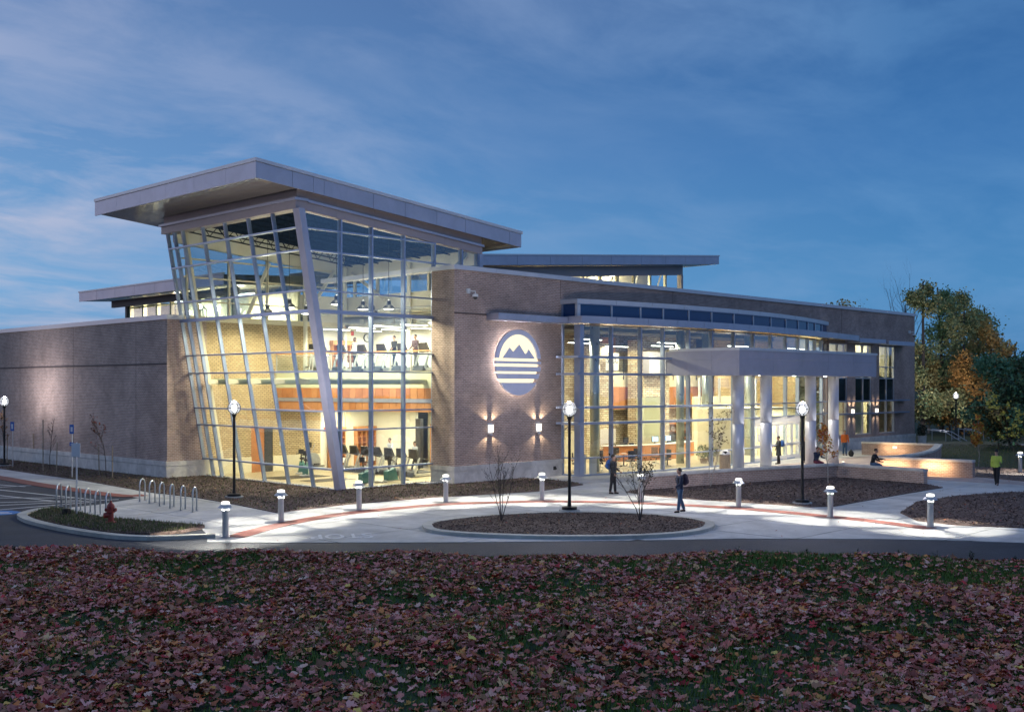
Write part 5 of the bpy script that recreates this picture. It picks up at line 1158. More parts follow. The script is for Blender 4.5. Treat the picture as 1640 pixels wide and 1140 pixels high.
# ---- pendants in the gym
def make_pendant():
    r_ = empty('pendant_lamp', label='x', cat='pendant lamp', group='dome pendants hanging in the tall gym space')
    obj('shade', MB().lathe([(.05, .5), (.11, .42), (.12, .22), (.2, .18), (.31, .06), (.34, 0), (.33, 0), (.28, .06)], n=18), 'darkst', r_, world=False); obj('lens', MB().lathe([(.3, .02), (.2, -.03)], n=16), 'lamp_w', r_, world=False); obj('rod', MB().tube([(0, 0, .5), (0, 0, 4.3)], .014, 5), 'black', r_, world=False)
    l = light('pendant_light', 'SPOT', (0, 0, -.06), 720, (1, .84, .54), size=.16, spot=164, blend=.25); l.parent = r_; u_ = light('added_upfill', 'POINT', (0, 0, .75), 42, (1, .86, .60), size=.15); u_.parent = r_; return r_  # second point is a fill added above the opaque shade for the roof space
pd = make_pendant()
for k_, (x, y, z, lab) in enumerate([(33.0, 44.3, 9.0, 'dome pendant nearest the slanted corner post, right of it'), (35.2, 45.0, 8.9, 'dome pendant in the second bay of the front glass'), (36.4, 44.4, 8.95, 'dome pendant in the third bay of the front glass'), (32.2, 47.2, 8.95, 'dome pendant just left of the slanted corner post'),
                                     (33.4, 51.0, 8.9, 'farthest left dome pendant behind the slanted glass'), (35.2, 50.0, 8.9, 'dome pendant before the interior brick wall'), (38.2, 48.0, 8.95, 'dome pendant above the upstairs treadmills')]):
    place(pd, k_, (x, y, z), 0, lab)
# ---- strip lights
def strip(x, y, z, ln, lab, e=70, rz=math.pi/2, grp='fluorescent strips hung over the upstairs gym', col=(1, .92, .72), cat='strip light', wdt=.14):
    r_ = empty('strip_light', (x, y, z), rz, label=lab, cat=cat, group=grp); obj('housing', MB().box(-ln/2, ln/2, -wdt, wdt, 0, .06), 'white', r_, world=False); obj('tube', MB().box(-ln/2+.03, ln/2-.03, -wdt*.85, wdt*.85, -.02, 0), 'tube', r_, world=False)
    l = light('strip_glow', 'AREA', (0, 0, -.06), e, col, size=ln, size_y=.25); l.parent = r_; return r_
nm = ['nearest the front glass', 'second from the front glass', 'third from the front glass', 'fourth from the front glass', 'deepest, by the white back wall']
for k_, y in enumerate((43.7, 46, 48.3, 50.6, 53)):
    strip(39.5, y, 8.3, 1.8, 'upstairs strip light over the treadmills, '+nm[k_], 44, 0); strip(41.9, y, 8.3, 1.8, 'upstairs strip light along the far wall, '+nm[k_], 44, 0)
for k_, y in enumerate((44.2, 47.2, 50.2, 53.0)): strip(40.3, y, 3.56, 1.6, 'ground floor ceiling strip light over the machines, '+nm[k_], 105, 0, 'ceiling strips on the ground floor of the gym', (1, .88, .62))
strip(44.3, 49.4, 3.4, .9, 'small ceiling light in the room behind the ground floor door', 30, 0, None)
for k_, (x, y) in enumerate(((49.5, 42), (53.5, 46), (57.5, 42), (61.5, 45.5), (65.5, 42), (69.5, 45), (73, 41.8), (60, 48.3), (66.8, 48.4))):
    strip(x, y, 7.7, 2.4, 'lobby hanging strip light number %d counted from the bay corner' % (k_+1) if 0 else 'hanging strip light in the lobby over the ' + ['bay corner by the silver column', 'stair foot', 'glass left of the portico', 'front desk', 'left entrance door', 'right entrance door', 'right end of the curved glass', 'stone wall behind the desk', 'wood balcony front'][k_], 320 if k_ < 7 else 70, 0, 'hanging strip lights in the lobby', (1, .83, .55), wdt=.1)
for k_, x in enumerate((62.6, 65, 67.3)): strip(x, 40.8, 3.36, .8, ['left', 'middle', 'right'][k_]+' ceiling light of the entrance vestibule', 80, 0, 'vestibule ceiling lights', (1, .95, .72))
for k_, (x, y, z, e, lab) in enumerate(((77.6, 44, 8.9, 70, 'upstairs room of the third window from the corner'), (82.5, 44, 8.9, 80, 'upstairs room of the middle tall window'), (85.2, 44, 8.9, 90, 'upstairs room of the corner tall window'), (81.6, 42.5, 4.5, 90, 'curtained ground floor room at the right'), (77.5, 42.4, 4.5, 7, 'dim ground floor room behind the portico end'), (86, 42.4, 4.5, 7, 'dim ground floor corner room'))):
    strip(x, y, z, 1.6, 'ceiling light in the '+lab, e, 0, 'ceiling lights of the right hand rooms', (1, .88, .58))
for k_, (x, y, z) in enumerate(((58, 53.6, 12.3), (66, 53.6, 12.9))): strip(x, y, z, 2, 'strip light inside the back clerestory, '+['left', 'right'][k_], 1100, 0, 'back clerestory lights', (1, .84, .55)); light('added_clerestory_fill', 'POINT', (x, y, z-.35), 420, (1, .84, .55), size=.2)  # point under each strip is an added fill to brighten the interior
for k_, y in enumerate((60, 68)): strip(37.8, y, 10.7, 2, 'strip light inside the far left clerestory, '+['near end', 'far end'][k_], 700, math.pi/2, 'left clerestory lights', (1, .84, .55)); light('added_clerestory_fill', 'POINT', (37.4, y, 10.3), 260, (1, .84, .55), size=.2)  # again an added fill point beside each strip
# portico downlights and column uplights
dn = None
for k_, (x, y) in enumerate(((54.6, 36), (58.6, 36), (62.6, 36), (66.6, 36))):
    r_ = empty('downlight', (x, y, 5.6), label='round downlight in the portico soffit, '+['first from the left', 'second from the left', 'third from the left', 'last at right'][k_], cat='downlight', group='downlights in the portico soffit')
    obj('lens', MB().lathe([(.11, 5.585), (.11, 5.6)], (x, y), 14), 'tube', r_); obj('trim', MB().lathe([(.14, 5.602), (.14, 5.618)], (x, y), 14), 'white', r_); light('down_beam', 'SPOT', (x, y, 5.57), 420, (1, .93, .82), None, .08, 120, .5, r_)
for k_, x in enumerate((53.67, 56.6, 61.8, 64.7)):
    r_ = empty('column_uplight', (x+.62, 34.05, .02), label='ground uplight grazing the portico column, '+['first from the left', 'second from the left', 'third from the left', 'last at right'][k_], cat='uplight', group='uplights beside the portico columns')
    obj('housing', MB().lathe([(.10, .015), (.10, .10), (.08, .11)], (x+.62, 34.05), 12), 'coping', r_); obj('lens', MB().lathe([(.07, .112), (.07, .118)], (x+.62, 34.05), 12), 'lamp_w', r_)
    light('up_beam', 'SPOT', (x+.62, 34.05, .14), 420, (.93, .95, 1), (math.pi, 0, 0), .04, 48, .4, r_).rotation_euler = (math.pi-.02, -.10, 0)
# ---- gym furniture
def make_treadmill(con='blackpl'):
    r_ = empty('treadmill', label='x', cat='treadmill')
    obj('deck', MB().box(-.2, 1.75, -.4, .4, .04, .2), 'silver', r_, world=False); obj('belt', MB().box(.05, 1.7, -.27, .27, .2, .212), 'blackpl', r_, world=False); obj('motor_hood', MB().hexa([(-.45, -.4, .03), (.05, -.4, .03), (.05, .4, .03), (-.45, .4, .03), (-.35, -.36, .26), (.02, -.36, .32), (.02, .36, .32), (-.35, .36, .26)]), 'darkst', r_, world=False)
    for s_ in (-1, 1): obj('upright', MB().tube([(-.25, .4*s_, .15), (-.12, .41*s_, .6), (.08, .40*s_, 1.05)], [.075, .06, .055], 6), 'silver', r_, world=False); obj('handrail', MB().tube([(.0, .4*s_, 1.05), (.35, .4*s_, .98), (.75, .4*s_, .88)], .028, 6), 'blackpl', r_, world=False)
    c_ = obj('console', MB().hexa([(-.02, -.38, 1.02), (.16, -.38, 1.0), (.16, .38, 1.0), (-.02, .38, 1.02), (-.12, -.3, 1.5), (-.04, -.3, 1.52), (-.04, .3, 1.52), (-.12, .3, 1.5)]), con, r_, world=False)
    obj('display', MB().hexa([(.165, -.2, 1.1), (.175, -.2, 1.1), (.175, .2, 1.1), (.165, .2, 1.1), (-.02, -.2, 1.44), (-.01, -.2, 1.44), (-.01, .2, 1.44), (-.02, .2, 1.44)]), 'screen', r_, world=False); return r_
tm = make_treadmill()
ups = [44.1, 45.6, 47.1, 48.55, 50.1, 51.6]
lb = ['nearest the front glass at the right', 'second from the right of the upstairs row', 'third from the right of the upstairs row', 'fourth from the right of the upstairs row', 'fifth from the right of the upstairs row', 'at the left end near the slanted post']
for k_, y in enumerate(ups): o = place(tm, k_, (38.72-(y-42.75)*.1453, y, 5.75), 0, 'upstairs treadmill, '+lb[k_]); o['group'] = 'treadmills behind the upstairs glass railing'
for k_, y in enumerate((45.65, 46.7, 47.75, 48.8, 49.85, 50.9, 51.95)): o = place(tm, 1, (39.15, y, .03), 0, 'ground floor treadmill, '+['nearest the front glass', 'under the walking woman', 'empty between the woman and the running man', 'under the running man', 'next beyond the running man', 'second from the back wall', 'farthest back by the cubby shelves'][k_]); o['group'] = 'treadmills on the ground floor'
def make_ellip():
    r_ = empty('elliptical_trainer', label='x', cat='elliptical'); obj('frame', MB().tube([(-.6, 0, .1), (.9, 0, .12)], .06, 6).tube([(-.45, 0, .1), (-.25, 0, .9), (-.1, 0, 1.35)], .05, 6), 'silver', r_, world=False)
    obj('flywheel_shroud', MB().tube([(.15, -.12, .55), (.15, .12, .55)], .48, 20), 'galv', r_, world=False); obj('console', MB().cbox((-.12, 0, 1.5), (.12, .42, .3)), 'blackpl', r_, world=False)
    for s_ in (-1, 1): obj('arm', MB().tube([(-.35, .3*s_, .6), (-.1, .3*s_, 1.2), (.12, .28*s_, 1.55)], .025, 6), 'silver', r_, world=False); obj('pedal_arm', MB().tube([(-.4, .25*s_, .3), (.8, .25*s_, .35+.1*s_)], .04, 6), 'darkst', r_, world=False); obj('pedal', MB().cbox((.3, .25*s_, .38), (.4, .14, .05)), 'blackpl', r_, world=False)
    return r_
el = make_ellip()
for k_, (x, y, z, rz, lab) in enumerate(((37.9, 53.1, 5.75, .3, 'grey elliptical at the left end of the upstairs row'), (37.9, 53.4, .03, 0, 'elliptical on the ground floor beside the cubby shelves'), (41.8, 44.4, .03, 3.0, 'elliptical near the block wall behind the walking woman'), (42.4, 46.6, .03, 2.8, 'second elliptical along the block wall'))):
    o = place(el, k_, (x, y, z), rz, lab)
def make_bike():
    r_ = empty('exercise_bike', label='x', cat='exercise bike'); obj('shroud', MB().hexa([(-.5, -.16, .1), (.25, -.16, .1), (.25, .16, .1), (-.5, .16, .1), (-.55, -.12, .55), (.1, -.12, .7), (.1, .12, .7), (-.55, .12, .55)]), 'teal', r_, world=False)
    obj('frame', MB().tube([(-.7, 0, .08), (.9, 0, .08)], .05, 6).tube([(-.7, -.3, .05), (-.7, .3, .05)], .04, 6).tube([(.9, -.3, .05), (.9, .3, .05)], .04, 6).tube([(.5, 0, .1), (.55, 0, .75)], .05, 6), 'silver', r_, world=False); obj('seat', MB().ell((.58, 0, .82), (.22, .17, .08), 10, 6), 'blackpl', r_, world=False)
    obj('handlebar', MB().tube([(-.2, -.28, 1.1), (-.35, -.2, 1.15), (-.35, .2, 1.15), (-.2, .28, 1.1)], .025, 6).tube([(-.25, 0, .6), (-.35, 0, 1.15)], .035, 6), 'blackpl', r_, world=False); obj('console', MB().cbox((-.4, 0, 1.28), (.08, .3, .22)), 'blackpl', r_, world=False); return r_
bk = make_bike()
for k_, (x, y, rz, lab) in enumerate(((34.6, 43.9, .2, 'teal exercise bike right behind the corner post'), (36.5, 44.2, .1, 'teal exercise bike in front of the ground floor treadmills'), (35.6, 50.6, .9, 'exercise bike seen left of the slanted corner post'), (36.3, 52.0, .9, 'second exercise bike left of the slanted corner post'))):
    place(bk, k_, (x, y, .03), rz, lab)
def cubby(x0, z0, nx, nz, y, cs, label):
    r_ = empty('cubby_shelf', (x0, y, z0), label=label, cat='cubby shelf'); w, h = nx*cs, nz*cs
    obj('back_panel', MB().box(x0, x0+w, y-.03, y, z0, z0+h), 'wood', r_)
    for i in range(nx+1): obj('divider', MB().box(x0+i*cs-.015, x0+i*cs+.015, y-.36, y-.03, z0, z0+h), 'wood2', r_)
    for j in range(nz+1): obj('shelf_board', MB().box(x0, x0+w, y-.37, y-.03, z0+j*cs-.015, z0+j*cs+.015), 'wood2', r_)
    obj('header', MB().box(x0-.05, x0+w+.05, y-.4, y, z0+h+.02, z0+h+.28), 'wood2', r_)
    for q in range(3): obj('paper_notice', MB().box(x0+w*(.3+.25*q), x0+w*(.3+.25*q)+.2, y-.39, y-.375, z0+cs*.8, z0+cs*.8+.3), 'white', r_)
cubby(39.9, .03, 3, 6, YL-.02, .36, 'cherry cubby shelf on the ground floor, left unit'); cubby(41.9, .03, 4, 6, YL-.02, .36, 'cherry cubby shelf on the ground floor, right unit')
cubby(40.1, 5.75, 4, 4, YL-.02, .42, 'cherry cubby shelf upstairs on the white back wall')
ck = empty('wall_clock', (42.9, YL-.02, 7.9), label='round white wall clock upstairs beside the cubbies', cat='clock'); 
obj('rim', MB().tube([(42.9, YL-.08, 7.95), (42.9, YL-.0, 7.95)], .26, 20), 'blackpl', ck); obj('face', MB().tube([(42.9, YL-.095, 7.95), (42.9, YL-.08, 7.95)], .22, 20), 'white', ck)
obj('hand', MB().box(42.89, 42.91, YL-.105, YL-.096, 7.95, 8.12), 'blackpl', ck); obj('hand', MB().box(42.9, 43.0, YL-.105, YL-.096, 7.94, 7.96), 'blackpl', ck)
for k_, (x, z, lab) in enumerate(((41.75, 8.2, 'red fire alarm box upstairs left of the clock'), (39.75, 2.35, 'red fire alarm box on the ground floor beside the brick wall end'))):
    o = obj('fire_alarm', MB().box(x-.12, x+.12, YL-.06, YL-.0, z-.14, z+.14), 'redsign'); tag(o, lab, 'fire alarm')
tv = empty('wall_screen', (43.38, 45.4, 7.2), label='wide wall screen in a wood surround upstairs at right', cat='screen'); obj('surround', MB().box(43.33, 43.4, 44.2, 46.8, 6.0, 8.0), 'wood2', tv); obj('display', MB().box(43.30, 43.33, 44.35, 46.3, 7.0, 7.8), 'teal', tv)
# ---- lobby things
dk = empty('reception_desk', (60.5, 45.2, 0), label='long wooden reception desk in the lobby with papers on top', cat='desk')
path = smoothpoly([(55.5, 45.8), (58, 44.6), (61.5, 44.4), (65, 45.4)], 5); obj('front_panel', ribbon_mb(path, .12, .03, 1.02), 'wood', dk); obj('counter_top', ribbon_mb([(p[0], p[1]+.18) for p in path], .6, 1.03, 1.08), 'white', dk); obj('lower_top', ribbon_mb([(p[0], p[1]+.75) for p in path], .7, .74, .78), 'wood2', dk)
def monitor(x, y, z, rz, label, mat='screen'):
    r_ = empty('monitor', (x, y, z), rz, label=label, cat='monitor', group='monitors on the lobby desks'); obj('screen_face', MB().box(-.26, .26, -.025, -.02, .14, .46), mat, r_, world=False); obj('casing', MB().box(-.28, .28, -.02, .03, .12, .48), 'blackpl', r_, world=False); obj('stand', MB().box(-.03, .03, 0, .04, 0, .12).box(-.12, .12, -.08, .1, 0, .015), 'blackpl', r_, world=False)
for k_, (x, y, rz, m, lab) in enumerate(((60.0, 45.0, -.2, 'screen', 'lit monitor on the reception desk, left one'), (61.6, 45.1, -.1, 'screen', 'lit monitor on the reception desk, right one'), (62.6, 45.4, 2.9, 'blackpl', 'dark backed monitor at the desk end'), (57.6, 45.6, 3.2, 'blackpl', 'dark monitor at the left of the desk'))): monitor(x, y, 1.08 if k_ != 3 else 1.08, rz, lab, m)
def make_chair():
    r_ = empty('office_chair', label='x', cat='chair', group='chairs in the lobby'); obj('seat', MB().cbox((0, 0, .46), (.46, .46, .07)), 'darkst', r_, world=False); obj('backrest', MB().cbox((0, .22, .82), (.42, .06, .5)), 'darkst', r_, world=False); obj('post', MB().tube([(0, 0, .1), (0, 0, .43)], .03, 6), 'galv', r_, world=False)
    for q in range(5): obj('leg', MB().tube([(0, 0, .1), (.26*math.cos(q*1.2566), .26*math.sin(q*1.2566), .04)], .02, 5), 'galv', r_, world=False)
    return r_
chp = make_chair()
for k_, (x, y, rz, lab) in enumerate(((52.6, 42.4, .4, 'dark chair just inside the glass right of the silver column'), (54.2, 43.6, 1.9, 'dark chair in front of the reception desk'), (56.1, 42.0, -.5, 'dark chair behind the leafy shrub'), (49.3, 41.0, 2.2, 'dark chair beside the foot of the silver column'), (59.2, 46.6, 3.1, 'chair behind the reception desk'))): place(chp, k_, (x, y, .03), rz, lab)
for k_, (x, y, s, lab) in enumerate(((59.0, 40.4, .55, 'pale bushy plant inside the glass before the portico'), (60.4, 40.8, .45, 'pale round plant beside the bushy plant inside the glass'), (58.3, 46.4, .4, 'small plant on the floor behind the desk'))):
    r_ = empty('potted_plant', (x, y, .03), label=lab, cat='plant'); obj('pot', MB().lathe([(.2, 0), (.26, .3)], n=10), 'aggregate', r_, world=False); leafcloud(260, (0, 0, .3+s*.8), (s, s, s*.8), .14, [[.35, .38, .25], [.12, .2, .08], [.5, .5, .4]], 'foliage', r_)
def make_table():
    r_ = empty('cafe_table', label='x', cat='table', group='small tables in the lobby'); obj('top', MB().lathe([(.45, .72), (.46, .75)], n=18), 'wood2', r_, world=False); obj('pedestal', MB().lathe([(.25, 0), (.24, .03), (.04, .05), (.04, .72)], n=12), 'darkst', r_, world=False)
    obj('paper_stack', MB().box(-.15, .08, -.1, .12, .752, .80).box(.12, .3, -.2, -.02, .752, .78), 'white', r_, world=False); return r_
tbp = make_table()
for k_, (x, y, lab) in enumerate(((51.6, 41.6, 'round lobby table just right of the silver column'), (53.6, 42.6, 'round lobby table in front of the reception desk'), (55.4, 40.6, 'round lobby table close to the glass before the portico'), (47.6, 41.2, 'round lobby table at the bay corner left of the silver column'), (71.0, 43.0, 'round lobby table right of the entrance doors'))): place(tbp, k_, (x, y, .03), k_, lab)
for k_, (x, y, rz, lab) in enumerate(((52.2, 41.0, 2.6, 'chair on the right of the table by the silver column'), (51.0, 42.3, -.6, 'chair behind the table by the silver column'), (54.3, 42.1, 2.2, 'chair right of the table before the reception desk'), (56.0, 41.3, 1.2, 'chair behind the table close to the glass'), (54.7, 40.2, 4.4, 'chair left of the table close to the glass'), (48.2, 41.8, .8, 'chair by the table at the bay corner'), (63.5, 46.6, 3.1, 'chair behind the right end of the desk'), (71.8, 43.6, .5, 'chair at the table right of the entrance doors'))): place(chp, 1, (x, y, .03), rz, lab)
sb_ = empty('whiteboard', (57.2, 46.8, .03), label='white notice board on a stand left of the stone pier in the lobby', cat='board'); obj('board_face', MB().box(56.4, 58.0, 46.78, 46.82, 1.1, 2.1), 'white', sb_); obj('stand_leg', MB().tube([(56.5, 46.8, 0), (56.5, 46.8, 1.1)], .02, 5), 'galv', sb_); obj('stand_leg', MB().tube([(57.9, 46.8, 0), (57.9, 46.8, 1.1)], .02, 5), 'galv', sb_)
bks = empty('bookcase', (67.5, 48.9, 0), label='dark wood bookcase against the lobby wall right of the stone tower', cat='bookcase'); obj('carcass', MB().box(66.4, 69.2, 48.95, 49.2, .03, 2.2), 'wood', bks)
for q in range(5): obj('shelf_board', MB().box(66.4, 69.2, 48.6, 48.95, .1+q*.5, .14+q*.5), 'wood2', bks)
for q in range(4): obj('book_row', MB().box(66.6+.2*(q % 2), 68.7, 48.65, 48.9, .145+q*.5, .40+q*.5), ['c_books', 'teal', 'darkst', 'aggregate'][q] if q else 'red', bks)
bn = empty('banner', (60.9, 49.1, 6.2), label='white hanging banner with dark lettering in the lobby', cat='banner'); bxn, byn = 58.9, 48.4
X0 = 58.85; obj('cloth', MB().box(X0, X0+1.45, 48.35, 48.38, 6.02, 7.25), 'white', bn)
bt = bpy.data.curves.new('lettering', 'FONT'); bt.body = 'SVCC'; bt.size = .62; bt.extrude = .003; bt.align_x = 'CENTER'; bo = bpy.data.objects.new('lettering', bt); C.objects.link(bo); bo.parent = bn; bo.location = Vector((X0+.72, 48.34, 6.55))-wl(bn); bo.rotation_euler = (math.pi/2, 0, 0); bo.scale = (.82, 1, 1); bt.materials.append(M['black']); tomesh(bo)
stp = empty('lobby_stair', (50.5, 46.5, 0), label='staircase with dark railing behind the silver column', cat='staircase')
for q in range(12): obj('step', MB().box(49.5+q*.32, 49.5+q*.32+.34, 46.3, 47.8, .03, .2+q*.17), 'cream', stp)
obj('handrail', MB().tube([(49.5, 46.3, 1.1), (53.4, 46.3, 3.2)], .04, 6), 'darkst', stp); obj('handrail', MB().tube([(49.5, 46.3, .7), (53.4, 46.3, 2.8)], .03, 6), 'darkst', stp)
fb = obj('folding_sign', MB().box(46.5, 47.2, 40.2, 40.26, .03, 1.1).box(47.3, 47.9, 40.0, 40.06, .03, 1.0), 'coping'); tag(fb, 'leaning pale boards behind the glass at the bay corner', 'board')
# ================================================================== PEOPLE
M['skin'] = pmat('skin', (.42, .25, .18), .55, var=.05); M['skin_dark'] = pmat('skin_dark', (.10, .055, .035), .5, var=.05); M['hair'] = pmat('hair', (.025, .017, .012), .6); M['hair_red'] = pmat('hair_auburn', (.20, .07, .03), .6)
def cloth(n, c): M['c_'+n] = pmat('cloth_'+n, c, .85, var=.15, scale=18, bump=.3, bscale=60); return 'c_'+n
for n_, c_ in dict(black=(.012, .012, .015), navy=(.02, .03, .06), grey=(.09, .10, .11), dgrey=(.035, .04, .045), white=(.62, .62, .64), ltgrey=(.40, .42, .44), jeans=(.05, .10, .18), orange=(.62, .14, .02), lime=(.40, .50, .08), blue=(.03, .10, .30), maroon=(.16, .03, .05), red=(.35, .04, .03), plum=(.05, .03, .05)).items(): cloth(n_, c_)
def remeshed(name, mb, mat, parent, vox):
    me = bpy.data.meshes.new(name); me.from_pydata([tuple(v) for v in mb.v], [], mb.f); o = bpy.data.objects.new(name, me); C.objects.link(o)
    md = o.modifiers.new('r', 'REMESH'); md.mode = 'VOXEL'; md.voxel_size = vox; md.use_smooth_shade = True
    s_ = o.modifiers.new('s', 'SMOOTH'); s_.iterations = 3; s_.factor = .4
    dg = bpy.context.evaluated_depsgraph_get(); m2 = bpy.data.meshes.new_from_object(o.evaluated_get(dg)); o.modifiers.clear(); o.data = m2; bpy.data.meshes.remove(me)
    m2.materials.clear(); m2.materials.append(M[mat]); m2.name = name; o.parent = parent; return o
def rotv(a): return Vector((math.sin(a), 0, -math.cos(a)))
def person(x, y, z, face, label, h=1.75, legs=((.12, .05), (-.12, .1)), arms=((.1, .2), (-.1, .25)), lean=0.0, top='c_grey', trouser='c_black', skin='skin', hair='hair', long_hair=False, pack=None, sit=False, coat=None, cap=None, sleeve=True, hood=False):
    """face = direction in degrees (world) the person looks; legs / arms = (forward swing, bend) per side"""
    k = h/1.75; rt = empty('person', (x, y, z), math.radians(face), label=label, cat='person'); lnv = Vector((math.sin(lean), 0, math.cos(lean)))
    hipz = .93 if not sit else .50
    hip = Vector((0, 0, hipz)); chest = hip+lnv*.34; neck = hip+lnv*.53; headc = hip+lnv*.70+Vector((.02, 0, 0))
    feet = []
    body, sh_, tr_ = MB(), MB(), MB(); shoes = MB()
    # torso
    def ring(c, rx, ry): return c, rx, ry
    def loft(mb, rings, n=14):
        vs = []
        for c, rx, ry in rings: vs += [(c[0]+rx*math.cos(2*math.pi*j/n), c[1]+ry*math.sin(2*math.pi*j/n), c[2]) for j in range(n)]
        m_ = len(rings); mb.add(vs, [(i*n+j, i*n+(j+1)%n, (i+1)*n+(j+1)%n, (i+1)*n+j) for i in range(m_-1) for j in range(n)]+[tuple(range(n-1,-1,-1)), tuple((m_-1)*n+j for j in range(n))])
    tors = [(hip-Vector((0, 0, .10)), .10, .155), (hip, .115, .165), (hip+lnv*.16, .10, .14), (hip+lnv*.34, .12, .17), (hip+lnv*.46, .10, .185), (hip+lnv*.52, .06, .10), (hip+lnv*.56, .05, .055)]
    loft(body, tors); loft(sh_, [(c, rx+.018, ry+.018) for c, rx, ry in tors[0 if not sit else 1:6]])
    loft(tr_, [(hip-Vector((0, 0, .12)), .12, .17), (hip, .13, .18), (hip+Vector((0, 0, .06)), .118, .172)])
    body.tube([neck, neck+lnv*.10], [.055, .052], 10)
    body.ell(headc, (.098, .078, .118), 16, 12); body.ell(headc+Vector((.098, 0, -.01)), (.02, .013, .022), 8, 6); body.ell(headc+Vector((.06, 0, -.075)), (.035, .045, .035), 8, 6)
    for s_ in (-1, 1): body.ell(headc+Vector((0, .08*s_, -.005)), (.018, .012, .03), 8, 6)
    hr = MB(); hr.ell(headc+Vector((-.018, 0, .03)), (.105, .088, .105), 16, 12)
    if long_hair: hr.ell(headc+Vector((-.06, 0, -.08)), (.05, .085, .14), 12, 8)
    for s_, (sw, bend) in zip((1, -1), legs):
        hp = hip+Vector((0, .09*s_, -.03)); th = rotv(sw); kn = hp+th*.43; shn = rotv(sw-bend); an = kn+shn*.42
        fd = Vector((math.cos(min(0, sw-bend)*.0), 0, 0)); toe = an+Vector((.17, 0, -.045)) if sw-bend > -.5 else an+Vector((.10, 0, -.13))
        body.tube([hp, kn, an], [.075, .052, .036], 10); body.tube([an, toe], [.036, .03], 8)
        tr_.tube([hp, hp.lerp(kn, .5), kn, kn.lerp(an, .5), an+Vector((0, 0, .02))], [.098, .09, .072, .066, .062], 12)
        shoes.tube([an+Vector((-.05, 0, -.035)), an+Vector((.02, 0, -.03)), toe], [.045, .05, .036], 10); feet.append(min(an.z-.085, toe.z-.036))
    for s_, (sw, bend) in zip((1, -1), arms):
        shp = hip+lnv*.47+Vector((0, .19*s_, 0)); up = rotv(sw)+Vector((0, .16*s_, 0)); up.normalize(); elb = shp+up*.29; fo_ = rotv(sw+bend); wr_ = elb+fo_*.25
        body.tube([shp, elb, wr_], [.048, .038, .026], 10)
        palm = wr_+fo_*.05; body.ell(palm, (.035, .018, .045), 8, 6); side = Vector((fo_.z, 0, -fo_.x))
        for q in range(4):
            b0 = palm+fo_*.035+side*(.024-.016*q); l_ = (.062, .07, .066, .052)[q]; body.tube([b0, b0+fo_*l_*.55+Vector((0, -.006*s_, 0)), b0+fo_*l_*.9+Vector((0, -.022*s_, 0))], [.0095, .009, .0075], 6)
        t0 = palm+side*.03-fo_*.01; body.tube([t0, t0+side*.028+fo_*.02, t0+side*.034+fo_*.05], [.011, .0105, .009], 6)
        if sleeve: sh_.tube([shp+Vector((0, -.03*s_, .0)), shp, elb, wr_-fo_*.01], [.07, .068, .054, .043], 12)
        else: sh_.tube([shp+Vector((0, -.03*s_, .0)), shp, shp.lerp(elb, .6)], [.07, .068, .06], 12)
    if coat: loft(sh_, [(hip-Vector((0, 0, .42)), .17, .23), (hip-Vector((0, 0, .1)), .15, .20), (hip+lnv*.3, .14, .19)])
    dz = -min(feet) if not sit else 0
    for nme, mb, mt, vx in (('body', body, skin, .014), ('shirt', sh_, top, .02), ('trousers', tr_, trouser, .02), ('shoes', shoes, 'c_black', .018), ('hair', hr, hair, .018)):
        mb.v = [((v[0])*k, v[1]*k, (v[2]+(dz if not sit else -.38))*k) for v in mb.v]; remeshed(nme, mb, mt, rt, vx)
    off = Vector((0, 0, dz if not sit else -.38))
    ey = MB()
    for s_ in (-1, 1): ey.ell((headc+Vector((.092, .03*s_, .012))+off)*k, (.008, .011, .008), 6, 4)
    obj('eyes', ey, 'black', rt, world=False)
    if pack:
        b = MB(); c_ = (chest+Vector((-.22, 0, .02))+off)*k; b.ell(c_, (.13, .17, .24), 14, 10); b.ell(c_+Vector((-.10, 0, -.07)), (.06, .12, .12), 10, 8); o_ = remeshed('body', b, pack, None, .02)
        o_.name = 'backpack'; o_.location = (x, y, z); o_.rotation_euler = (0, 0, math.radians(face)); tag(o_, ('blue' if 'blue' in pack else 'dark')+' backpack worn by the '+' '.join(label.split()[:9]), 'backpack')
        st_ = MB()
        for s_ in (-1, 1): st_.tube([(chest+Vector((-.12, .10*s_, .16))+off)*k, (chest+Vector((0, .11*s_, .2))+off)*k, (chest+Vector((.14, .11*s_, .06))+off)*k, (chest+Vector((.10, .13*s_, -.12))+off)*k, (chest+Vector((-.12, .13*s_, -.14))+off)*k], .016, 5)
        sb = obj('strap', st_, 'black', o_, world=False)
    if cap: cb_ = MB(); cb_.ell((headc+Vector((0, 0, .05))+off)*k, (.112, .095, .08), 12, 8).ell((headc+Vector((.11, 0, .04))+off)*k, (.07, .07, .012), 10, 4); obj('cap', cb_, cap, rt, world=False)
    return rt
LFT = 44.27+90; RGT = LFT-180; TOW = 44.27-180; AWAY = 44.27
p = G(982, 791.5); person(*p, .02, RGT-25, 'man with blue pack standing on the forecourt facing right in black trousers', 1.78, ((.1, .04), (-.12, .03)), ((.1, .9), (.05, .5)), top='c_dgrey', trouser='c_black', pack='c_blue')
p = G(1089, 821.5); person(*p, .02, LFT+15, 'man in jeans walking left beside the oval island in a dark top', 1.72, ((.16, .05), (-.2, .12)), ((.3, .7), (-.1, .4)), lean=.02, top='c_navy', trouser='c_jeans', pack='c_plum')
p = G(1247, 743.5); person(*p, .02, LFT, 'person by the entrance door holding a dark coat over one arm', 1.74, ((.1, .02), (-.08, .05)), ((.4, 1.0), (.1, .3)), top='c_dgrey', trouser='c_black', pack='c_blue', coat=True)
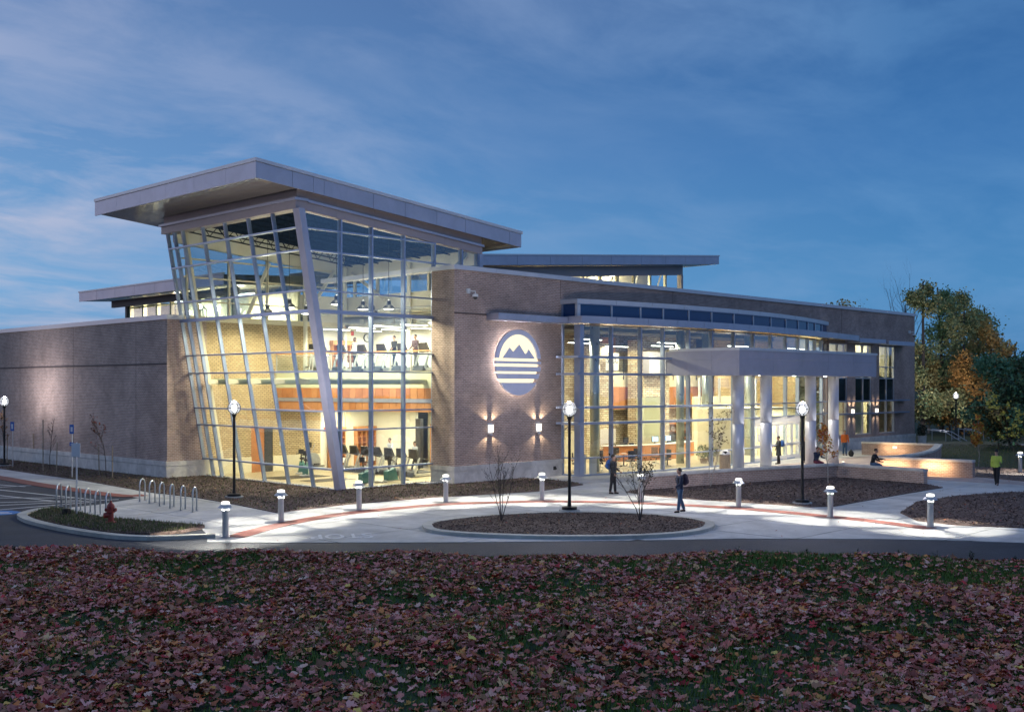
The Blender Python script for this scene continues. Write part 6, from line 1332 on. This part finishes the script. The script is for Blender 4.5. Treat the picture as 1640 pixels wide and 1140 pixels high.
p = G(1290, 741.5); person(*p, .02, TOW-20, 'person in a long black coat with light shirt beside the third column', 1.66, ((.15, .05), (-.15, .1)), ((.3, .8), (.2, .9)), top='c_black', trouser='c_black', hair='hair_red', long_hair=True, coat=True)
person(54.4, 29.95, .62+.16, TOW+30, 'seated person in dark clothes on the wall corner by the last column', 1.68, ((1.45, 1.5), (1.3, 1.45)), ((.5, .9), (.4, .8)), lean=.15, top='c_navy', trouser='c_maroon', sit=True)
person(55.0, 27.0, .62+.16, TOW+60, 'seated person in black jacket and jeans on the right wall stub', 1.70, ((1.4, 1.2), (1.3, 1.0)), ((.6, .9), (.5, .7)), lean=.25, top='c_black', trouser='c_jeans', sit=True)
p = G(1353, 729.5); person(*p, .02, TOW, 'person in an orange shirt and jeans standing by the limestone base', 1.76, ((.05, .02), (-.05, .02)), ((.1, .4), (.0, .3)), top='c_orange', trouser='c_jeans')
p = G(1596, 778.5); person(*p, .02, TOW-35, 'person in a lime green jacket and cap walking on the right path', 1.74, ((.25, .1), (-.25, .25)), ((.3, 1.3), (-.2, .3)), top='c_lime', trouser='c_black', cap='c_black')
bpk = MB(); q = G(1363, 731); bpk.ell((q[0], q[1], .22), (.17, .20, .23), 12, 8).ell((q[0]-.12, q[1]-.1, .13), (.1, .14, .12), 8, 6).tube([(q[0], q[1]-.06, .42), (q[0], q[1], .50), (q[0], q[1]+.06, .42)], .02, 5); o = obj('bag', bpk, 'c_black'); tag(o, 'black bag on the terrace floor right of the orange shirted person', 'bag')
person(40.15, 46.7, .24, 180, 'woman striding on a ground floor treadmill in white top and black leggings', 1.68, ((.45, .15), (-.45, .25)), ((.4, .9), (-.3, .9)), top='c_ltgrey', trouser='c_black')
person(40.15, 48.8, .24, 180, 'man in a white shirt running on a ground floor treadmill', 1.76, ((.3, .3), (-.3, .7)), ((.5, 1.3), (-.4, 1.2)), lean=.1, top='c_white', trouser='c_dgrey')
person(38.6, 50.1, 5.97, 180, 'person in grey shirt on the left end upstairs treadmill', 1.74, ((.2, .1), (-.2, .2)), ((.1, .5), (-.1, .6)), top='c_ltgrey', trouser='c_dgrey', skin='skin_dark')
person(39.0, 47.1, 5.97, 180, 'person in a black and grey top on the middle upstairs treadmill', 1.72, ((.25, .2), (-.2, .3)), ((.3, .9), (-.2, .9)), top='c_black', trouser='c_navy')
person(39.25, 45.6, 5.97, 180, 'person in a dark sweater on the upstairs treadmill at right', 1.78, ((.2, .1), (-.2, .2)), ((.3, .8), (.1, .8)), top='c_plum', trouser='c_dgrey')
# ================================================================== PLANTS
def shrub(px, py, h, n_, label, leafcols=None, nleaf=0, lsize=.05, mat='bark', z0=.1, spread=.45, trunk=False, pos=None, lean=0):
    global rng; random.seed(int(px)+5); rng = np.random.default_rng(int(px)+5)
    x, y = pos or G(px, py); r_ = empty('shrub' if not trunk else 'sapling', (x, y, z0), label=label, cat='shrub' if not trunk else 'sapling'); mb = MB(); tips = []
    def grow(p, d, l, rad, lev):
        pts = [p]; q = Vector(p); dd_ = d.copy()
        for i in range(4):
            dd_ = (dd_+Vector((random.gauss(0, .10), random.gauss(0, .10), .06))).normalized(); q = q+dd_*l/4; pts.append(q.copy())
        mb.tube(pts, [rad*(1-.16*i) for i in range(5)], 5 if lev == 0 else 3, cap=False)
        for i in range(5 if lev else 3, 5): tips.append(pts[min(i, 4)])
        if lev < 2:
            for i in range(5 if not trunk or lev else 12):
                t = random.uniform(.35, 1) if not (trunk and lev == 0) else random.uniform(.25, .98); j = min(3, int(t*4)); b = pts[j].lerp(pts[j+1], min(1, t*4-j)); a = random.uniform(0, 6.28)
                nd = (dd_*(.9 if not trunk else .8)+Vector((math.cos(a), math.sin(a), .15))*(.55 if not trunk else .6)).normalized(); grow(b, nd, l*random.uniform(.3, .5)*(1.0 if not trunk or lev else (1.1-t)*.75), rad*.5, lev+1)
        tips.append(q)
    if trunk: grow(Vector((0, 0, 0)), Vector((lean, 0, 1)), h*.98, .028, 0)
    else:
        for i in range(n_):
            a = 6.28*i/n_+random.uniform(-.3, .3); grow(Vector((0, 0, -.03)), Vector((math.cos(a)*spread, math.sin(a)*spread, 1)).normalized(), h*random.uniform(.8, 1.05), .019, 0)
    obj('stem', mb, mat, r_, world=False)
    if nleaf:
        T = np.array([tuple(t) for t in tips]); T = T[T[:, 2] > h*.28]; P = T[rng.integers(0, len(T), nleaf)]+rng.normal(0, .06, (nleaf, 3)); leafmesh(P, lsize, leafcols, 'leaves', r_)
    else:
        T = [t for t in tips if t.z > h*.5][::3]; b_ = MB()
        for t in T[:60]: b_.ell(t, (.016, .016, .02), 5, 3)
        obj('buds', b_, mat, r_, world=False)
    return r_
shrub(803, 838, 2.25, 5, 'leafless multi stemmed shrub on the left half of the oval island', spread=.30)
shrub(1025, 838, 2.2, 5, 'leafy multi stemmed shrub on the right half of the oval island', [[.06, .055, .03], [.10, .07, .035], [.04, .045, .02]], 420, .075, spread=.36)
shrub(1138, 781, 2.7, 3, 'pale stemmed sapling with small dark leaves before the low brick wall', [[.07, .06, .03], [.10, .08, .04]], 330, .09, 'bark_pale', spread=.22, z0=.05)
shrub(1326, 776, 3.1, 1, 'slender birch sapling with orange autumn leaves in the corner of the low wall', [[.42, .13, .03], [.50, .24, .05], [.30, .20, .05], [.35, .08, .03]], 420, .15, 'bark_pale', trunk=True, z0=.05)
shrub(1567, 749, 3.1, 1, 'young tree with yellow orange leaves behind the glowing wall', [[.50, .26, .05], [.45, .14, .04], [.40, .32, .06]], 620, .19, 'bark_pale', trunk=True, z0=.05)
shrub(80, 754, 3.2, 1, 'bare staked sapling before the brightly washed brick wall', None, 0, z0=.05, trunk=True)
shrub(170, 764, 3.6, 1, 'staked sapling with a few rust red leaves before the brick wall', [[.30, .06, .02], [.12, .05, .03]], 120, .10, trunk=True, z0=.05)
shrub(8, 744, 3.4, 1, 'small tree with sparse rusty leaves at the left edge by the lamp post', [[.22, .12, .03], [.16, .07, .03]], 160, .10, trunk=True, z0=.05)
shrub(1638, 756, 3.4, 3, 'bright yellow leaved shrub at the right edge under a lamp', [[.55, .50, .12], [.45, .42, .08]], 500, .2, 'bark', pos=G(1634, 749), z0=-.05)
# ------------------------------------------------------------------ woods at right
SEED = 11
def tree(px, d, h, cr, label, cols, n_=5200, base=-.5, lsize=.32, bare=False, dense=1.0, pale=False, low=.22, cat='tree'):
    global rng; random.seed(int(px)+SEED); rng = np.random.default_rng(int(px)+SEED)
    t = (px-CX)/FPX; x, y = d*(F[0]+t*R[0]), d*(F[1]+t*R[1]); r_ = empty('tree', (x, y, base), label=label, cat=cat); mb = MB(); tips = []
    def grow(p, dr_, l, rad, lev):
        pts = [Vector(p)]; q = Vector(p); dd_ = dr_.copy()
        for i in range(5): dd_ = (dd_+Vector((random.gauss(0, .07+.05*lev), random.gauss(0, .07+.05*lev), .05))).normalized(); q = q+dd_*l/5; pts.append(q.copy())
        mb.tube(pts, [rad*(1-.15*i) for i in range(6)], 7 if lev == 0 else (4 if lev == 1 else 3), cap=False)
        if lev >= 1: tips.extend(pts[2:])
        if lev < (3 if bare else 2):
            nb = (13 if lev == 0 else 5) if not bare else (9 if lev == 0 else 5)
            for i in range(nb):
                t_ = random.uniform(low if lev == 0 else .2, .98); j = min(4, int(t_*5)); b = pts[j].lerp(pts[j+1], min(1, t_*5-j)); a = random.uniform(0, 6.28); up_ = .35+.5*t_
                nd = (Vector((math.cos(a), math.sin(a), up_))).normalized() if not bare else (dd_*.8+Vector((math.cos(a), math.sin(a), .4))*.5).normalized()
                ll = (cr*(1.15-.75*t_)*random.uniform(.7, 1.2)) if lev == 0 and not bare else l*random.uniform(.3, .5)
                grow(b, nd, ll, rad*(1-.7*t_)*.42, lev+1)
    grow(Vector((0, 0, 0)), Vector((random.gauss(0, .03), random.gauss(0, .03), 1)), h*.93, h*.016, 0)
    obj('trunk', mb, 'bark_pale' if pale else 'bark', r_, world=False)
    if not bare:
        T = np.array([tuple(q) for q in tips]); nc = len(T); wts = rng.random(nc)**1.5; wts /= wts.sum(); idx = rng.choice(nc, n_, p=wts)
        P = T[idx]+rng.normal(0, cr*.085*dense, (n_, 3)); P[:, 2] = np.clip(P[:, 2], .6, h*1.05)
        hue = rng.random((nc, 1)); c0, c1 = np.array(cols[0]), np.array(cols[1]); base_c = c0*(1-hue)+c1*hue
        a = rng.normal(0, 1, (n_, 3)); a /= np.linalg.norm(a, axis=1)[:, None]; b = np.cross(a, rng.normal(0, 1, (n_, 3))); b /= np.linalg.norm(b, axis=1)[:, None]; s_ = rng.uniform(lsize*.5, lsize*1.25, (n_, 1))
        V = np.stack([P-a*s_*.5, P+b*s_*.36, P+a*s_*.5, P-b*s_*.36], 1).reshape(-1, 3); tc_ = base_c[idx]*rng.uniform(.55, 1.35, (n_, 1))
        npmesh('crown', V, np.arange(n_*4).reshape(-1, 4), 'treeattr', np.clip(tc_, 0, 1), r_)
    return r_
G1, G2, AU, OL, DK = [.20, .32, .15], [.32, .42, .16], [.85, .44, .13], [.58, .47, .18], [.11, .26, .15]
tree(1382, 118, 13.9, 4.0, 'rounded yellow green treetop just above the roof line at right', ([.34, .36, .12], [.50, .34, .12]), 2600, dense=1.4, low=.6)
tree(1425, 122, 14.6, 3, 'bare leafless tree rising behind the parapet, left one', None, bare=True); tree(1447, 126, 15.8, 3, 'bare leafless tree rising behind the parapet, taller right one', None, bare=True)
tree(1478, 112, 17.3, 3.4, 'tall dark green tree close behind the building corner', (G1, OL), 9500, lsize=.29, low=.12, dense=1.25); tree(1508, 120, 17.4, 3.6, 'tall airy green tree second from the building corner', (G1, G2), 8000, lsize=.29, low=.12, dense=1.25)
tree(1540, 114, 15.6, 4.0, 'tall feathery tree behind the distant lamp post', (G1, OL), 8000, lsize=.29, low=.12, dense=1.25); tree(1568, 122, 15.0, 4.6, 'olive tree on the right shoulder of the tall group', (OL, G2), 7600, lsize=.3, low=.15, dense=1.25)
tree(1488, 116, 8.6, 3.2, 'lower olive tree with pale trunk near the handrail', (OL, [.17, .11, .03]), 5000, pale=True, low=.08); tree(1522, 120, 8.2, 3.4, 'lower dark green tree behind the distant lamp post', (G1, OL), 4800, low=.05)
tree(1572, 112, 8.6, 3.8, 'orange autumn tree behind the young yellow tree', (AU, [.20, .13, .03]), 6200, low=.05); tree(1594, 116, 12.2, 3.8, 'rusty orange tree at the right end of the tall group', (AU, OL), 5600, low=.1)
tree(1618, 92, 7.8, 4.0, 'wide dark green tree near the right edge', (DK, G1), 8200, dense=1.2, low=.06); tree(1650, 84, 7.6, 4.2, 'dense dark tree cut by the right edge of the picture', (DK, [.05, .05, .02]), 7500, dense=1.2, low=.05)
tree(1600, 86, 3.6, 3.2, 'low brown shrubby tree under the dark green tree at right', ([.10, .055, .02], OL), 4200, lsize=.24, low=.02); tree(1590, 108, 4.2, 3.2, 'low bushy growth beside the young yellow tree', (OL, G1), 3600, low=.02)
tree(1552, 116, 4.6, 3.2, 'low dark bushy tree right of the distant lamp post', (DK, OL), 3600, low=.02); tree(1508, 118, 4.4, 3.0, 'low dark bushy tree left of the distant lamp post', (DK, OL), 3600, low=.02)
# far wooded ridge, reads as one mass
n_ = 26000; d = rng.uniform(150, 330, n_); px = rng.uniform(1440, 2400, n_); t = (px-CX)/FPX
hh = (6+8*(d-150)/180)*(.75+.25*np.sin(px*.012+d*.03))*np.clip((px-1400)/120, .3, 1); zz_ = rng.uniform(0, 1, n_)**.7*hh
P = np.stack([d*(F[0]+t*R[0]), d*(F[1]+t*R[1]), zz_], 1); a = rng.normal(0, 1, (n_, 3)); a /= np.linalg.norm(a, axis=1)[:, None]; b = np.cross(a, rng.normal(0, 1, (n_, 3))); b /= np.linalg.norm(b, axis=1)[:, None]; s_ = rng.uniform(.7, 2.0, (n_, 1))
V = np.stack([P-a*s_*.6, P+b*s_*.5, P+a*s_*.6, P-b*s_*.5], 1).reshape(-1, 3); cc = np.array([[.03, .045, .025], [.05, .05, .02], [.08, .05, .02]])
npmesh('far_woods', V, np.arange(n_*4).reshape(-1, 4), 'treeattr', cc[rng.integers(0, 3, n_)]*rng.uniform(.5, 1.3, (n_, 1)), kind='stuff')
